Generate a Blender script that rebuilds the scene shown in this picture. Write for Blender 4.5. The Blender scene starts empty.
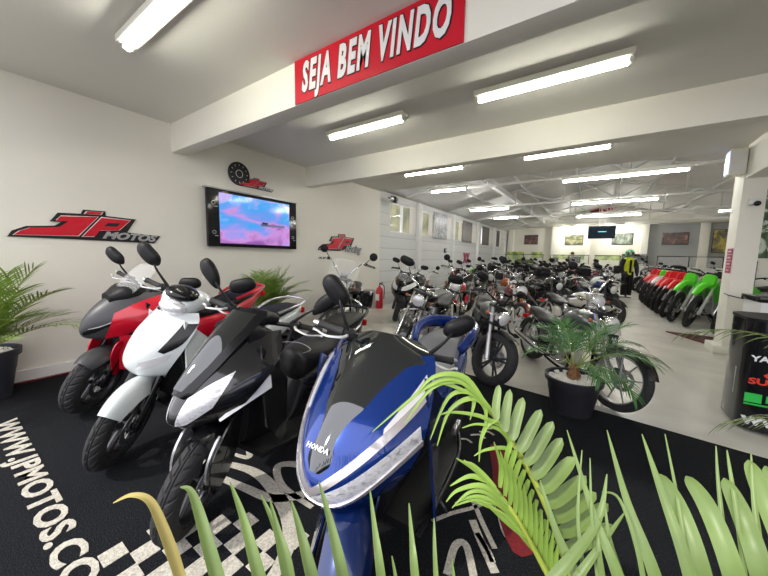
import bpy, bmesh, math, random
from mathutils import Vector as V, Matrix
from mathutils.geometry import tessellate_polygon
PI = math.pi
R = math.radians
rnd = random.Random(7)
scene = bpy.context.scene
col = scene.collection

# ------------------------------------------------------------------ materials
def mat(name, c, rough=0.5, metal=0.0, coat=0.0, bump=0.0, bscale=40.0, vary=0.0, vscale=6.0, trans=0.0, emit=None, estr=0.0, ior=1.45, spec=0.5, alpha=1.0, flake=0.0, detail=4):
    m = bpy.data.materials.new(name); m.use_nodes = True
    nt = m.node_tree; b = nt.nodes['Principled BSDF']
    b.inputs['Base Color'].default_value = (*c, 1)
    b.inputs['Roughness'].default_value = rough
    b.inputs['Metallic'].default_value = metal
    b.inputs['Coat Weight'].default_value = coat
    b.inputs['Coat Roughness'].default_value = 0.04
    b.inputs['Transmission Weight'].default_value = trans
    b.inputs['IOR'].default_value = ior
    b.inputs['Specular IOR Level'].default_value = spec
    b.inputs['Alpha'].default_value = alpha
    if emit:
        b.inputs['Emission Color'].default_value = (*emit, 1)
        b.inputs['Emission Strength'].default_value = estr
    tc = nt.nodes.new('ShaderNodeTexCoord')
    if vary > 0 or flake > 0:
        n = nt.nodes.new('ShaderNodeTexNoise'); n.inputs['Scale'].default_value = 900 if flake else vscale
        n.inputs['Detail'].default_value = detail
        nt.links.new(tc.outputs['Object'], n.inputs['Vector'])
        r = nt.nodes.new('ShaderNodeMapRange')
        k = flake or vary
        r.inputs['From Min'].default_value = 0.3; r.inputs['From Max'].default_value = 0.7
        r.inputs['To Min'].default_value = 1 - k; r.inputs['To Max'].default_value = 1 + k
        nt.links.new(n.outputs['Fac'], r.inputs['Value'])
        mx = nt.nodes.new('ShaderNodeVectorMath'); mx.operation = 'SCALE'
        mx.inputs[0].default_value = c
        nt.links.new(r.outputs['Result'], mx.inputs['Scale'])
        nt.links.new(mx.outputs['Vector'], b.inputs['Base Color'])
    if bump > 0:
        n2 = nt.nodes.new('ShaderNodeTexNoise'); n2.inputs['Scale'].default_value = bscale; n2.inputs['Detail'].default_value = 3
        nt.links.new(tc.outputs['Object'], n2.inputs['Vector'])
        bp = nt.nodes.new('ShaderNodeBump'); bp.inputs['Strength'].default_value = bump; bp.inputs['Distance'].default_value = 0.01
        nt.links.new(n2.outputs['Fac'], bp.inputs['Height'])
        nt.links.new(bp.outputs['Normal'], b.inputs['Normal'])
    return m

M = {}
M['wall'] = mat('wall_paint', (0.76, 0.735, 0.66), 0.7, bump=0.08, bscale=60, vary=0.02, vscale=1.2)
M['ceil'] = mat('ceiling_paint', (0.74, 0.725, 0.675), 0.75, bump=0.06, bscale=50, vary=0.03, vscale=0.8)
M['beam'] = mat('beam_paint', (0.82, 0.80, 0.72), 0.7, bump=0.05, bscale=50)
M['shaded_wall'] = mat('shaded_grey_wall', (0.36, 0.37, 0.37), 0.7, bump=0.05)  # darker grey stands in for the shade in the far wall recess
M['roof'] = mat('roof_metal', (0.80, 0.79, 0.76), 0.5, 0.0, vary=0.08, vscale=1.0)
M['steel'] = mat('painted_steel', (0.72, 0.72, 0.70), 0.5, vary=0.03)
M['skirt'] = mat('baseboard_paint', (0.72, 0.70, 0.66), 0.5)
M['black_paint'] = mat('gloss_black_paint', (0.008, 0.008, 0.009), 0.25, coat=1.0)
M['plastic'] = mat('black_plastic', (0.007, 0.007, 0.008), 0.48, spec=0.3, bump=0.05, bscale=300)
M['gloss_plastic'] = mat('glossy_black_plastic', (0.006, 0.006, 0.007), 0.16)
M['rubber'] = mat('tyre_rubber', (0.024, 0.024, 0.025), 0.7, spec=0.4, bump=0.1, bscale=200, vary=0.15, vscale=12)
M['seat'] = mat('seat_vinyl', (0.009, 0.009, 0.01), 0.45, spec=0.3, bump=0.15, bscale=350)
M['sheen_seat'] = mat('seat_vinyl_with_sheen', (0.14, 0.14, 0.15), 0.5, bump=0.12, bscale=300)  # grey tone paints the reflection on the vinyl into its colour
M['stitch'] = mat('stitching', (0.35, 0.35, 0.36), 0.6)
M['chrome'] = mat('chrome', (0.78, 0.78, 0.79), 0.12, 1.0)
M['alu'] = mat('cast_aluminium', (0.55, 0.55, 0.56), 0.35, 1.0, vary=0.05)
M['lever'] = mat('lever_aluminium', (0.72, 0.72, 0.72), 0.35, 0.6)
M['darkmetal'] = mat('dark_engine_metal', (0.06, 0.06, 0.065), 0.4, 0.8, vary=0.1, vscale=20)
M['whitewheel'] = mat('white_wheel_paint', (0.6, 0.6, 0.6), 0.3, 0.2)
M['blue'] = mat('metallic_blue_paint', (0.002, 0.035, 0.24), 0.22, 0.6, 1.0, flake=0.25)
M['navy'] = mat('dark_and_shaded_blue', (0.002, 0.014, 0.085), 0.28, 0.4, 1.0)  # dark blue; also paints shading into the blue scooter's fender and leg guards
M['red'] = mat('red_paint', (0.55, 0.004, 0.022), 0.3, 0.0, 0.8)
M['darkred'] = mat('wine_paint', (0.12, 0.006, 0.01), 0.3, 0.2, 1.0)
M['white'] = mat('white_paint', (0.66, 0.70, 0.70), 0.25, 0.0, 1.0)
M['matgrey'] = mat('matte_grey_paint', (0.05, 0.05, 0.054), 0.42, 0.2)
M['mauve'] = mat('grey_metallic_paint', (0.13, 0.12, 0.135), 0.3, 0.6, 0.8)
M['silver'] = mat('silver_paint', (0.5, 0.5, 0.52), 0.25, 0.6, 0.6)
M['pearl'] = mat('pearl_trim', (0.66, 0.62, 0.64), 0.15, 0.7, 0.5)
M['tank_grey'] = mat('grey_tank_paint', (0.10, 0.11, 0.11), 0.3, 0.5, 0.8)
M['cream'] = mat('cream_paint', (0.62, 0.60, 0.54), 0.3, 0, 0.8)
M['tan'] = mat('tan_leather', (0.28, 0.12, 0.05), 0.5)
M['orange'] = mat('amber_lens', (0.42, 0.10, 0.02), 0.2)
M['redlens'] = mat('red_lens', (0.6, 0.01, 0.01), 0.15)
M['lens'] = mat('headlight_lens', (0.70, 0.70, 0.71), 0.15, 0.2, 1.0, bump=0.15, bscale=70)
M['reflector'] = mat('headlight_reflector', (0.72, 0.72, 0.74), 0.16, 0.35, 1.0, bump=0.35, bscale=35, vary=0.25, vscale=30)
M['clear'] = mat('clear_screen', (0.9, 0.92, 0.92), 0.03, trans=0.0, alpha=0.13)
M['smoke'] = mat('smoked_screen', (0.004, 0.006, 0.007), 0.03, ior=2.1, spec=0.5, coat=0.0)
M['mirror'] = mat('mirror_glass', (0.75, 0.77, 0.8), 0.02, 1.0)
M['green'] = mat('green_plastic', (0.10, 0.62, 0.02), 0.35, vary=0.05)
M['redplastic'] = mat('red_plastic', (0.72, 0.015, 0.02), 0.35, vary=0.05)
M['whiteplastic'] = mat('white_plastic', (0.75, 0.75, 0.75), 0.4)
M['pot'] = mat('black_pot', (0.018, 0.018, 0.022), 0.45, bump=0.03)
M['potgrey'] = mat('dark_blue_grey_pot', (0.03, 0.034, 0.045), 0.5)
M['pebble'] = mat('white_pebble', (0.82, 0.80, 0.74), 0.7, bump=0.3, bscale=120)
M['soil'] = mat('palm_trunk', (0.22, 0.11, 0.05), 0.9, bump=1.0, bscale=80, vary=0.4, vscale=40)
M['leaf'] = mat('palm_leaf', (0.21, 0.33, 0.055), 0.5, vary=0.25, vscale=7)
M['leaf_dark'] = mat('dark_palm_leaf', (0.06, 0.17, 0.045), 0.42, vary=0.3, vscale=9)
M['leaf_light'] = mat('pale_palm_leaf', (0.135, 0.20, 0.055), 0.42, vary=0.22, vscale=9)
M['stem'] = mat('palm_stem', (0.30, 0.36, 0.05), 0.5, vary=0.2)
M['dry'] = mat('dry_leaf_tip', (0.40, 0.33, 0.10), 0.6, vary=0.2)
M['tube'] = mat('lit_tube', (1, 1, 1), 0.3, emit=(1.0, 0.98, 0.84), estr=34)
M['tube_hall'] = mat('lit_hall_tube', (1, 1, 1), 0.3, emit=(1.0, 0.99, 0.94), estr=85)
M['bulb'] = mat('lit_downlight', (1, 1, 1), 0.3, emit=(1.0, 0.98, 0.9), estr=90)
M['lampbody'] = mat('lamp_housing', (0.75, 0.74, 0.66), 0.5)
M['signred'] = mat('banner_red', (0.56, 0.003, 0.02), 0.45)
M['signwhite'] = mat('sign_white', (0.8, 0.8, 0.8), 0.4)
M['signblack'] = mat('sign_black', (0.01, 0.01, 0.012), 0.35)
M['signsilver'] = mat('sign_silver', (0.45, 0.46, 0.48), 0.3, 0.5)
M['carpetwhite'] = mat('carpet_cream_pile', (0.52, 0.49, 0.42), 0.95, bump=0.6, bscale=250, vary=0.3, vscale=90)
M['carpetred'] = mat('carpet_red_pile', (0.16, 0.008, 0.012), 0.95, bump=0.6, bscale=250, vary=0.3, vscale=90)
M['frameblack'] = mat('screen_frame', (0.01, 0.01, 0.012), 0.12)
M['signgreen'] = mat('sign_green', (0.03, 0.55, 0.08), 0.4)
M['redsign2'] = mat('sign_scarlet', (0.75, 0.05, 0.02), 0.4)
M['yellow'] = mat('neon_yellow_cloth', (0.62, 0.72, 0.02), 0.7, vary=0.2, vscale=30)
M['helmet'] = mat('green_white_helmet', (0.12, 0.35, 0.16), 0.3, vary=0.5, vscale=18)
M['mag'] = mat('faded_red_sign', (0.36, 0.05, 0.12), 0.5)
M['curtain'] = mat('blind_white', (0.85, 0.82, 0.78), 0.8)
M['glass'] = mat('window_glass', (0.9, 0.95, 0.95), 0.05, alpha=0.15)
M['cyan'] = mat('cool_lamp_face', (0.8, 0.85, 1), 0.3, emit=(0.45, 0.5, 1.0), estr=0.6)
M['blackline'] = mat('cable', (0.02, 0.02, 0.02), 0.5)
M['copper'] = mat('copper_engine', (0.35, 0.12, 0.05), 0.35, 0.9)

def ramp_mat(name, coord, scale, stops, kind='noise', rough=0.5, dist=0.0, emit=0.0, bump=0.0, detail=4, rot=None, loc=None, constant=False):
    m = bpy.data.materials.new(name); m.use_nodes = True; nt = m.node_tree; b = nt.nodes['Principled BSDF']
    tc = nt.nodes.new('ShaderNodeTexCoord'); mp = nt.nodes.new('ShaderNodeMapping')
    mp.inputs['Scale'].default_value = scale
    if rot: mp.inputs['Rotation'].default_value = rot
    if loc: mp.inputs['Location'].default_value = loc
    nt.links.new(tc.outputs[coord], mp.inputs['Vector'])
    if kind == 'noise':
        t = nt.nodes.new('ShaderNodeTexNoise'); t.inputs['Scale'].default_value = 1; t.inputs['Detail'].default_value = detail; t.inputs['Distortion'].default_value = dist; out = t.outputs['Fac']
    elif kind == 'wave':
        t = nt.nodes.new('ShaderNodeTexWave'); t.inputs['Scale'].default_value = 1; t.inputs['Distortion'].default_value = dist; t.inputs['Detail'].default_value = detail; out = t.outputs['Fac']
    elif kind == 'voronoi':
        t = nt.nodes.new('ShaderNodeTexVoronoi'); t.inputs['Scale'].default_value = 1; out = t.outputs['Distance']
    else:
        t = nt.nodes.new('ShaderNodeTexGradient'); out = t.outputs['Fac']
    nt.links.new(mp.outputs['Vector'], t.inputs['Vector'])
    r = nt.nodes.new('ShaderNodeValToRGB'); e = r.color_ramp.elements
    if constant: r.color_ramp.interpolation = 'CONSTANT'
    while len(e) < len(stops): e.new(0.5)
    for i, (p, c) in enumerate(stops):
        e[i].position = p; e[i].color = (*c, 1)
    nt.links.new(out, r.inputs['Fac']); nt.links.new(r.outputs['Color'], b.inputs['Base Color'])
    b.inputs['Roughness'].default_value = rough
    if emit:
        nt.links.new(r.outputs['Color'], b.inputs['Emission Color']); b.inputs['Emission Strength'].default_value = emit
    if bump:
        bp = nt.nodes.new('ShaderNodeBump'); bp.inputs['Strength'].default_value = bump; bp.inputs['Distance'].default_value = 0.01
        nt.links.new(out, bp.inputs['Height']); nt.links.new(bp.outputs['Normal'], b.inputs['Normal'])
    return m

# ------------------------------------------------------------------ mesh helper
def catmull(pts, k=6, closed=False):
    pts = [V(p) for p in pts]; n = len(pts); out = []
    if n < 3 or k <= 1: return pts
    rng = range(n if closed else n - 1)
    for i in rng:
        if closed: a, b, c, d = pts[(i-1) % n], pts[i], pts[(i+1) % n], pts[(i+2) % n]
        else: a, b, c, d = pts[max(i-1, 0)], pts[i], pts[i+1], pts[min(i+2, n-1)]
        for j in range(k):
            t = j / k
            out.append(0.5 * ((2*b) + (c-a)*t + (2*a-5*b+4*c-d)*t*t + (3*b-a-3*c+d)*t**3))
    if not closed: out.append(pts[-1])
    return out

def interp(tab, x):
    if x <= tab[0][0]: return tab[0][1:]
    for a, b in zip(tab, tab[1:]):
        if x <= b[0]:
            t = (x - a[0]) / (b[0] - a[0])
            return tuple(p + (q - p) * t for p, q in zip(a[1:], b[1:]))
    return tab[-1][1:]

def smooth_tab(tab, k=5):
    """densify a table of rows with catmull-rom so that linear lookups are smooth"""
    out = []
    n = len(tab)
    for i in range(n - 1):
        a, b, c, d = tab[max(i-1, 0)], tab[i], tab[i+1], tab[min(i+2, n-1)]
        for j in range(k):
            t = j / k
            row = [b[0] + (c[0]-b[0])*t]
            for q in range(1, len(b)):
                row.append(0.5*((2*b[q])+(c[q]-a[q])*t+(2*a[q]-5*b[q]+4*c[q]-d[q])*t*t+(3*b[q]-a[q]-3*c[q]+d[q])*t**3))
            out.append(tuple(row))
    out.append(tuple(tab[-1]))
    return out

class MB:
    def __init__(s, X=None): s.v = []; s.f = []; s.X = X
    def add(s, vs, fs):
        o = len(s.v)
        s.v += [(s.X @ V(p)) if s.X else V(p) for p in vs]
        s.f += [tuple(i + o for i in f) for f in fs]
        return s
    def box(s, c, d, rot=None, bev=0.0):
        c = V(c); hx, hy, hz = d[0]/2, d[1]/2, d[2]/2
        bm = bmesh.new(); bmesh.ops.create_cube(bm, size=1)
        for v in bm.verts: v.co = V((v.co.x*d[0], v.co.y*d[1], v.co.z*d[2]))
        if bev: bmesh.ops.bevel(bm, geom=bm.edges[:], offset=bev, segments=2, affect='EDGES', profile=0.6)
        E = rot if rot is not None else Matrix.Identity(3)
        if isinstance(E, tuple): 
            from mathutils import Euler
            E = Euler(E).to_matrix()
        bm.verts.ensure_lookup_table(); bm.verts.index_update()
        s.add([c + E @ v.co for v in bm.verts], [tuple(v.index for v in f.verts) for f in bm.faces]); bm.free(); return s
    def tube(s, pts, r, n=8, k=1, closed=False, caps=True, flat=1.0, up=None):
        rr = r if isinstance(r, (list, tuple)) else None
        P = catmull(pts, k, closed); m = len(P)
        if rr:
            if len(rr) != m:
                L = len(rr) - 1
                rad = []
                for i in range(m):
                    t = i/(m-1)*L; j = min(int(t), L-1); rad.append(rr[j] + (rr[j+1]-rr[j])*(t-j))
            else: rad = rr
        else: rad = [r]*m
        vs = []; fs = []
        prev = None
        for i in range(m):
            if closed: d = P[(i+1) % m] - P[i-1]
            else: d = P[min(i+1, m-1)] - P[max(i-1, 0)]
            if d.length < 1e-9: d = V((0, 0, 1))
            d.normalize()
            if prev is None:
                a = V(up) if up else (V((0, 0, 1)) if abs(d.z) < 0.9 else V((1, 0, 0)))
            else: a = prev
            x = (a - d * a.dot(d))
            if x.length < 1e-6: x = d.orthogonal()
            x.normalize(); y = d.cross(x); prev = x
            for q in range(n):
                t = 2*PI*q/n
                vs.append(P[i] + x*math.cos(t)*rad[i]*flat + y*math.sin(t)*rad[i])
        for i in range(m if closed else m-1):
            for q in range(n):
                a = i*n+q; b = i*n+(q+1) % n; c = ((i+1) % m)*n+(q+1) % n; d = ((i+1) % m)*n+q
                fs.append((a, b, c, d))
        if caps and not closed:
            fs.append(tuple(range(n))[::-1]); fs.append(tuple(range((m-1)*n, m*n)))
        return s.add(vs, fs)
    def cyl(s, a, b, r, r2=None, n=16):
        return s.tube([a, b], [r, r if r2 is None else r2], n=n)
    def lathe(s, prof, o=(0, 0, 0), axis=(0, 0, 1), n=32, closed=False, a0=0, a1=2*PI, disp=None):
        """prof: list of (radius, height along axis)"""
        o = V(o); ax = V(axis).normalized(); x = ax.orthogonal().normalized()
        if abs(ax.y) > 0.99: x = V((1, 0, 0))
        if abs(ax.z) > 0.99: x = V((1, 0, 0))
        y = ax.cross(x); full = abs(a1-a0-2*PI) < 1e-6
        vs = []; fs = []; m = len(prof); nn = n if full else n+1
        for i in range(nn):
            t = a0+(a1-a0)*i/n
            for j, (r, h) in enumerate(prof):
                rr = r + (disp(t, j) if disp else 0)
                vs.append(o + (x*math.cos(t)+y*math.sin(t))*rr + ax*h)
        for i in range(n):
            i2 = (i+1) % nn if full else i+1
            for j in range(m if closed else m-1):
                j2 = (j+1) % m
                fs.append((i*m+j, i2*m+j, i2*m+j2, i*m+j2))
        return s.add(vs, fs)
    def loft(s, secs, caps=True, closed_ring=True):
        n = len(secs[0]); vs = [p for q in secs for p in q]; fs = []
        for i in range(len(secs)-1):
            for j in range(n if closed_ring else n-1):
                fs.append((i*n+j, i*n+(j+1) % n, (i+1)*n+(j+1) % n, (i+1)*n+j))
        if caps:
            fs.append(tuple(range(n))[::-1]); fs.append(tuple(range((len(secs)-1)*n, len(secs)*n)))
        return s.add(vs, fs)
    def body(s, tab, n=20, e=2.6, k=4, caps=True, yoff=0.0):
        """tab rows: x, half width, z bottom, z top  -> superellipse sections along x"""
        T = smooth_tab(tab, k) if k > 1 else tab
        secs = []
        for row in T:
            x, w, z0, z1 = row[:4]; yo = row[4] if len(row) > 4 else yoff; zc = (z0+z1)/2; h = abs(z1-z0)/2; sec = []
            for q in range(n):
                t = 2*PI*q/n; c = math.cos(t); sn = math.sin(t)
                sec.append(V((x, yo + w*math.copysign(abs(c)**(2/e), c), zc + h*math.copysign(abs(sn)**(2/e), sn))))
            secs.append(sec)
        return s.loft(secs, caps)
    def ell(s, c, r, n=16, m=10, rot=None):
        c = V(c); vs = []; fs = []
        E = rot or Matrix.Identity(3)
        for i in range(m+1):
            p = PI*i/m
            for q in range(n):
                t = 2*PI*q/n
                vs.append(c + E @ V((r[0]*math.sin(p)*math.cos(t), r[1]*math.sin(p)*math.sin(t), r[2]*math.cos(p))))
        for i in range(m):
            for q in range(n):
                fs.append((i*n+q, i*n+(q+1) % n, (i+1)*n+(q+1) % n, (i+1)*n+q))
        return s.add(vs, fs)
    def prism(s, poly, fn, th):
        """poly 2D outline, fn(u,v,w)->3D, extruded w from 0 to th"""
        n = len(poly); vs = [fn(u, v, 0) for u, v in poly] + [fn(u, v, th) for u, v in poly]
        tr = tessellate_polygon([[V((u, v, 0)) for u, v in poly]])
        fs = [tuple(t) for t in tr] + [tuple(i+n for i in t)[::-1] for t in tr]
        fs += [(i, (i+1) % n, (i+1) % n+n, i+n) for i in range(n)]
        return s.add(vs, fs)
    def sheet(s, g, th=0.003, nrm=None):
        """grid of points g[i][j] thickened along its normals; +th goes to the normal side"""
        a = len(g); b = len(g[0]); N = []
        for i in range(a):
            for j in range(b):
                du = V(g[min(i+1, a-1)][j]) - V(g[max(i-1, 0)][j]); dv = V(g[i][min(j+1, b-1)]) - V(g[i][max(j-1, 0)])
                n = du.cross(dv)
                if n.length < 1e-12: n = N[-1].copy() if N else V((0, 0, 1))
                N.append(n.normalized())
        top = [V(g[i][j]) + N[i*b+j]*th for i in range(a) for j in range(b)]
        bot = [V(g[i][j]) for i in range(a) for j in range(b)]
        fs = []; o = a*b
        for i in range(a-1):
            for j in range(b-1):
                q = (i*b+j, (i+1)*b+j, (i+1)*b+j+1, i*b+j+1)
                fs.append(q); fs.append(tuple(x+o for x in q)[::-1])
        ring = [(0, j) for j in range(b)] + [(i, b-1) for i in range(1, a)] + [(a-1, j) for j in range(b-2, -1, -1)] + [(i, 0) for i in range(a-2, 0, -1)]
        ri = [i*b+j for i, j in ring]
        for k in range(len(ri)):
            p, q = ri[k], ri[(k+1) % len(ri)]
            fs.append((p, q, q+o, p+o))
        return s.add(top+bot, fs)
    def arc(s, c, r, w, a0, a1, th=0.004, n=16, crown=0.25, side=0.02, m=8, taper=0):
        """mudguard: arc about the y axis through c, angles from +x towards +z"""
        g = []
        for i in range(n+1):
            t = a0+(a1-a0)*i/n; row = []
            ww = w*(1-taper*abs(2*i/n-1)**3)
            for j in range(m+1):
                u = 2*j/m-1
                rr = r - side*abs(u)**2.5
                row.append(V((c[0]+rr*math.cos(t), c[1]+ww*u, c[2]+rr*math.sin(t))))
            g.append(row)
        return s.sheet(g, -th)
    def build(s, name, m, parent=None, ang=35, flat=False):
        me = bpy.data.meshes.new(name)
        me.from_pydata([tuple(p) for p in s.v], [], s.f)
        me.materials.append(M[m] if isinstance(m, str) else m)
        bm = bmesh.new(); bm.from_mesh(me); bmesh.ops.recalc_face_normals(bm, faces=bm.faces[:]); bm.to_mesh(me); bm.free()
        if not flat:
            me.polygons.foreach_set('use_smooth', [True]*len(me.polygons))
            me.set_sharp_from_angle(angle=R(ang))
        me.update()
        o = bpy.data.objects.new(name, me); col.objects.link(o)
        if parent: o.parent = parent
        return o

def tag(o, label=None, cat=None, group=None, kind=None):
    if label: o['label'] = label
    if cat: o['category'] = cat
    if group: o['group'] = group
    if kind: o['kind'] = kind
    return o
def thing(name, label, cat, loc=(0, 0, 0), rz=0.0, group=None):
    o = bpy.data.objects.new(name, None); col.objects.link(o); o.empty_display_size = 0.1
    o.location = loc; o.rotation_euler = (0, 0, rz); return tag(o, label, cat, group)
def struct(name, mb, m, **k):
    o = mb.build(name, m, **k); o['kind'] = 'structure'; return o
def copy_tree(o, parent=None):
    c = o.copy(); col.objects.link(c)
    if parent: c.parent = parent
    for ch in list(o.children): copy_tree(ch, c)
    return c
def mir(p): return (p[0], -p[1], p[2])
def text_mesh(txt, size=1.0, offset=0.0, shear=0.0, extrude=0.01, xs=1.0, spacing=1.0, align='CENTER', res=3, fitw=None):
    cu = bpy.data.curves.new('lettering', 'FONT'); cu.body = txt; cu.size = size; cu.offset = offset; cu.shear = shear
    cu.extrude = extrude; cu.align_x = align; cu.align_y = 'CENTER'; cu.space_character = spacing; cu.resolution_u = res
    o = bpy.data.objects.new('lettering', cu); col.objects.link(o)
    bpy.context.view_layer.update()
    dg = bpy.context.evaluated_depsgraph_get()
    me = bpy.data.meshes.new_from_object(o.evaluated_get(dg))
    bpy.data.objects.remove(o); bpy.data.curves.remove(cu)
    if fitw:
        a = min(v.co.x for v in me.vertices); b = max(v.co.x for v in me.vertices); xs = fitw/(b-a)
    for v in me.vertices: v.co.x *= xs
    return me
def text_obj(name, txt, m, origin, xdir, ydir, parent=None, **k):
    """lettering on a surface: xdir reading direction, ydir up direction, extruded along their cross product"""
    me = text_mesh(txt, **k); x = V(xdir).normalized(); y = V(ydir).normalized(); z = x.cross(y)
    o3 = V(origin)
    for v in me.vertices: v.co = o3 + x*v.co.x + y*v.co.y + z*v.co.z
    me.materials.clear(); me.materials.append(M[m])
    o = bpy.data.objects.new(name, me); col.objects.link(o)
    if parent: o.parent = parent
    return o
M['reflector'] = ramp_mat('faceted_headlight', 'Object', (26, 34, 60), [(0.3, (0.36, 0.36, 0.39)), (0.45, (0.72, 0.72, 0.75)), (0.6, (0.86, 0.86, 0.88)), (0.75, (0.45, 0.45, 0.48))], rough=0.1, bump=0.2, dist=1.0)
M['reflector'].node_tree.nodes['Principled BSDF'].inputs['Metallic'].default_value = 0.3
M['reflector'].node_tree.nodes['Principled BSDF'].inputs['Coat Weight'].default_value = 1.0
# ------------------------------------------------------------------ camera
cd = bpy.data.cameras.new('camera'); cam = bpy.data.objects.new('camera', cd); col.objects.link(cam)
FPX = 310.0; CAMH = 1.3
cd.sensor_width = 36; cd.sensor_fit = 'HORIZONTAL'; cd.lens = 36*FPX/768; cd.clip_start = 0.02; cd.clip_end = 200
Yv = V((594-384, 260-288, FPX)).normalized(); Xv = -V((-80-384, 246-288, FPX)).normalized()
Xv = (Xv - Yv*Xv.dot(Yv)).normalized(); Zv = Yv.cross(Xv)
if Zv.y > 0: Zv = -Zv
cr = V((Xv.x, Yv.x, Zv.x)); cdn = V((Xv.y, Yv.y, Zv.y)); cf = V((Xv.z, Yv.z, Zv.z))
cam.matrix_world = Matrix(((cr.x, -cdn.x, -cf.x, 0), (cr.y, -cdn.y, -cf.y, 0), (cr.z, -cdn.z, -cf.z, CAMH), (0, 0, 0, 1)))
scene.camera = cam

# ------------------------------------------------------------------ floor and carpet
M['floor'] = ramp_mat('concrete_floor', 'Object', (1.1, 1.1, 1), [(0.3, (0.50, 0.48, 0.43)), (0.5, (0.62, 0.60, 0.545)), (0.75, (0.80, 0.775, 0.70))], rough=0.3, dist=1.2, detail=9)
M['carpet'] = ramp_mat('dark_carpet', 'Object', (170, 170, 170), [(0.3, (0.003, 0.0035, 0.0045)), (0.55, (0.009, 0.010, 0.013)), (0.75, (0.038, 0.040, 0.047))], rough=0.95, bump=0.9, detail=5)
M['carpet'].node_tree.nodes['Principled BSDF'].inputs['Specular IOR Level'].default_value = 0.15
struct('floor', MB().box((2.5, 9.7, -0.1), (15, 23, 0.2)), 'floor')
M['pavement'] = mat('pavement', (0.34, 0.33, 0.31), 0.9, vary=0.1)
struct('floor_pavement', MB().box((1, -9.8, -0.12), (40, 16, 0.2)), 'pavement')
m = MB(); CT = 0.012
m.prism([(-4.46, -1.75), (4.4, -1.75), (4.4, 2.3), (1.9, 2.93), (0.2, 3.15), (-1.0, 3.28), (-2.3, 3.36), (-4.46, 3.42)], lambda u, v, w: (u, v, w), CT)
cp = m.build('carpet', 'carpet', flat=True); cp['kind'] = 'structure'; cp.name = 'floor_carpet'

# ------------------------------------------------------------------ walls, ceiling, beams
WX = -4.49
struct('wall_left', MB().box((WX-0.1, 3.05, 1.45), (0.2, 6.8, 2.9)), 'wall')
M['plankwall'] = ramp_mat('concrete_plank_wall', 'Object', (0.01, 0.01, 1.05), [(0.0, (0.42, 0.42, 0.41)), (0.05, (0.66, 0.665, 0.65)), (0.95, (0.68, 0.685, 0.67)), (1.0, (0.45, 0.45, 0.44))], kind='wave', rough=0.7)
nt = M['plankwall'].node_tree
for n in nt.nodes:
    if n.type == 'TEX_WAVE': n.bands_direction = 'Z'; n.wave_profile = 'SAW'
# hall wall with window openings between y intervals
HX = -4.55
WIN = [(7.0, 8.42), (8.72, 11.15), (11.45, 14.25), (14.6, 16.9), (17.2, 18.8)]
Z0, Z1 = 1.94, 2.74
m = MB(); m.box((HX-0.08, 13.4, Z0/2), (0.16, 14, Z0)); m.box((HX-0.08, 13.4, (Z1+2.92)/2), (0.16, 14, 2.92-Z1))
e = 6.45
for a, b in WIN + [(20.4, 20.4)]:
    if a > e: m.box((HX-0.08, (e+a)/2, (Z0+Z1)/2), (0.16, a-e, Z1-Z0))
    e = b
struct('wall_hall_left', m, 'plankwall')
m = MB()
for y in (8.57, 11.3, 14.42, 17.05): m.box((HX+0.05, y, 1.45), (0.11, 0.2, 2.9), bev=0.006)
tr = struct('trim_1', m, 'steel')
M['outside'] = ramp_mat('yard_outside', 'Object', (3, 1.2, 1.2), [(0.35, (0.04, 0.05, 0.012)), (0.5, (0.16, 0.15, 0.05)), (0.62, (0.30, 0.28, 0.13)), (0.8, (0.22, 0.13, 0.07))], rough=0.9, detail=6, dist=0.6)
o = MB().box((HX-2.2, 13, 2.0), (0.2, 17, 4.5)).build('garden_hedge', 'outside', flat=True); tag(o, 'sunlit yellow-green hedge seen through the high windows of the hall', 'hedge'); o['kind'] = 'stuff'
wi = 0
for a, b in WIN:
    wi += 1
    m = MB(); t = 0.03
    m.box((HX-0.08, (a+b)/2, Z0+t/2), (0.08, b-a, t)); m.box((HX-0.08, (a+b)/2, Z1-t/2), (0.08, b-a, t))
    for yy in (a+t/2, b-t/2, (a+b)/2): m.box((HX-0.08, yy, (Z0+Z1)/2), (0.08, t, Z1-Z0))
    w = struct('window_%d' % wi, m, 'signwhite')
    g = MB().box((HX-0.08, (a+b)/2, (Z0+Z1)/2), (0.006, b-a-0.02, Z1-Z0-0.02)).build('window_pane', 'glass', w)
# white pull blinds beside the posters
for (a, b) in [(8.0, 8.4), (9.25, 9.55), (10.8, 11.12), (11.95, 12.3), (13.55, 14.2), (14.65, 14.95), (16.2, 16.85), (17.3, 17.6), (18.3, 18.7)]:
    m = MB(); n = 10; g = []
    for i in range(n+1):
        y = a+(b-a)*i/n; dx = 0.008*math.sin(i*2.2)
        g.append([(HX+0.015+dx, y, Z0+0.02), (HX+0.015+dx, y, Z1-0.01)])
    m.sheet(g, 0.004)
    o = m.build('window_blind', 'curtain'); tag(o, 'white vertical blind strip hanging in the high hall windows', 'blind', 'white blind strips in the hall windows')
ang_post = [(9.62, 10.74, 'poster_grey'), (12.36, 13.5, 'poster_dark'), (15.0, 16.15, 'poster_black'), (17.65, 18.25, 'poster_black')]
M['poster_grey'] = ramp_mat('motorcycle_poster_grey', 'Object', (3, 4.5, 5), [(0.3, (0.02, 0.02, 0.025)), (0.5, (0.12, 0.13, 0.16)), (0.65, (0.35, 0.37, 0.42)), (0.8, (0.05, 0.05, 0.06))], rough=0.35, dist=1.5)
M['poster_dark'] = ramp_mat('motorcycle_poster_dark', 'Object', (3, 5, 6), [(0.35, (0.012, 0.01, 0.012)), (0.6, (0.07, 0.05, 0.06)), (0.8, (0.25, 0.2, 0.2))], rough=0.35, dist=2)
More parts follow.
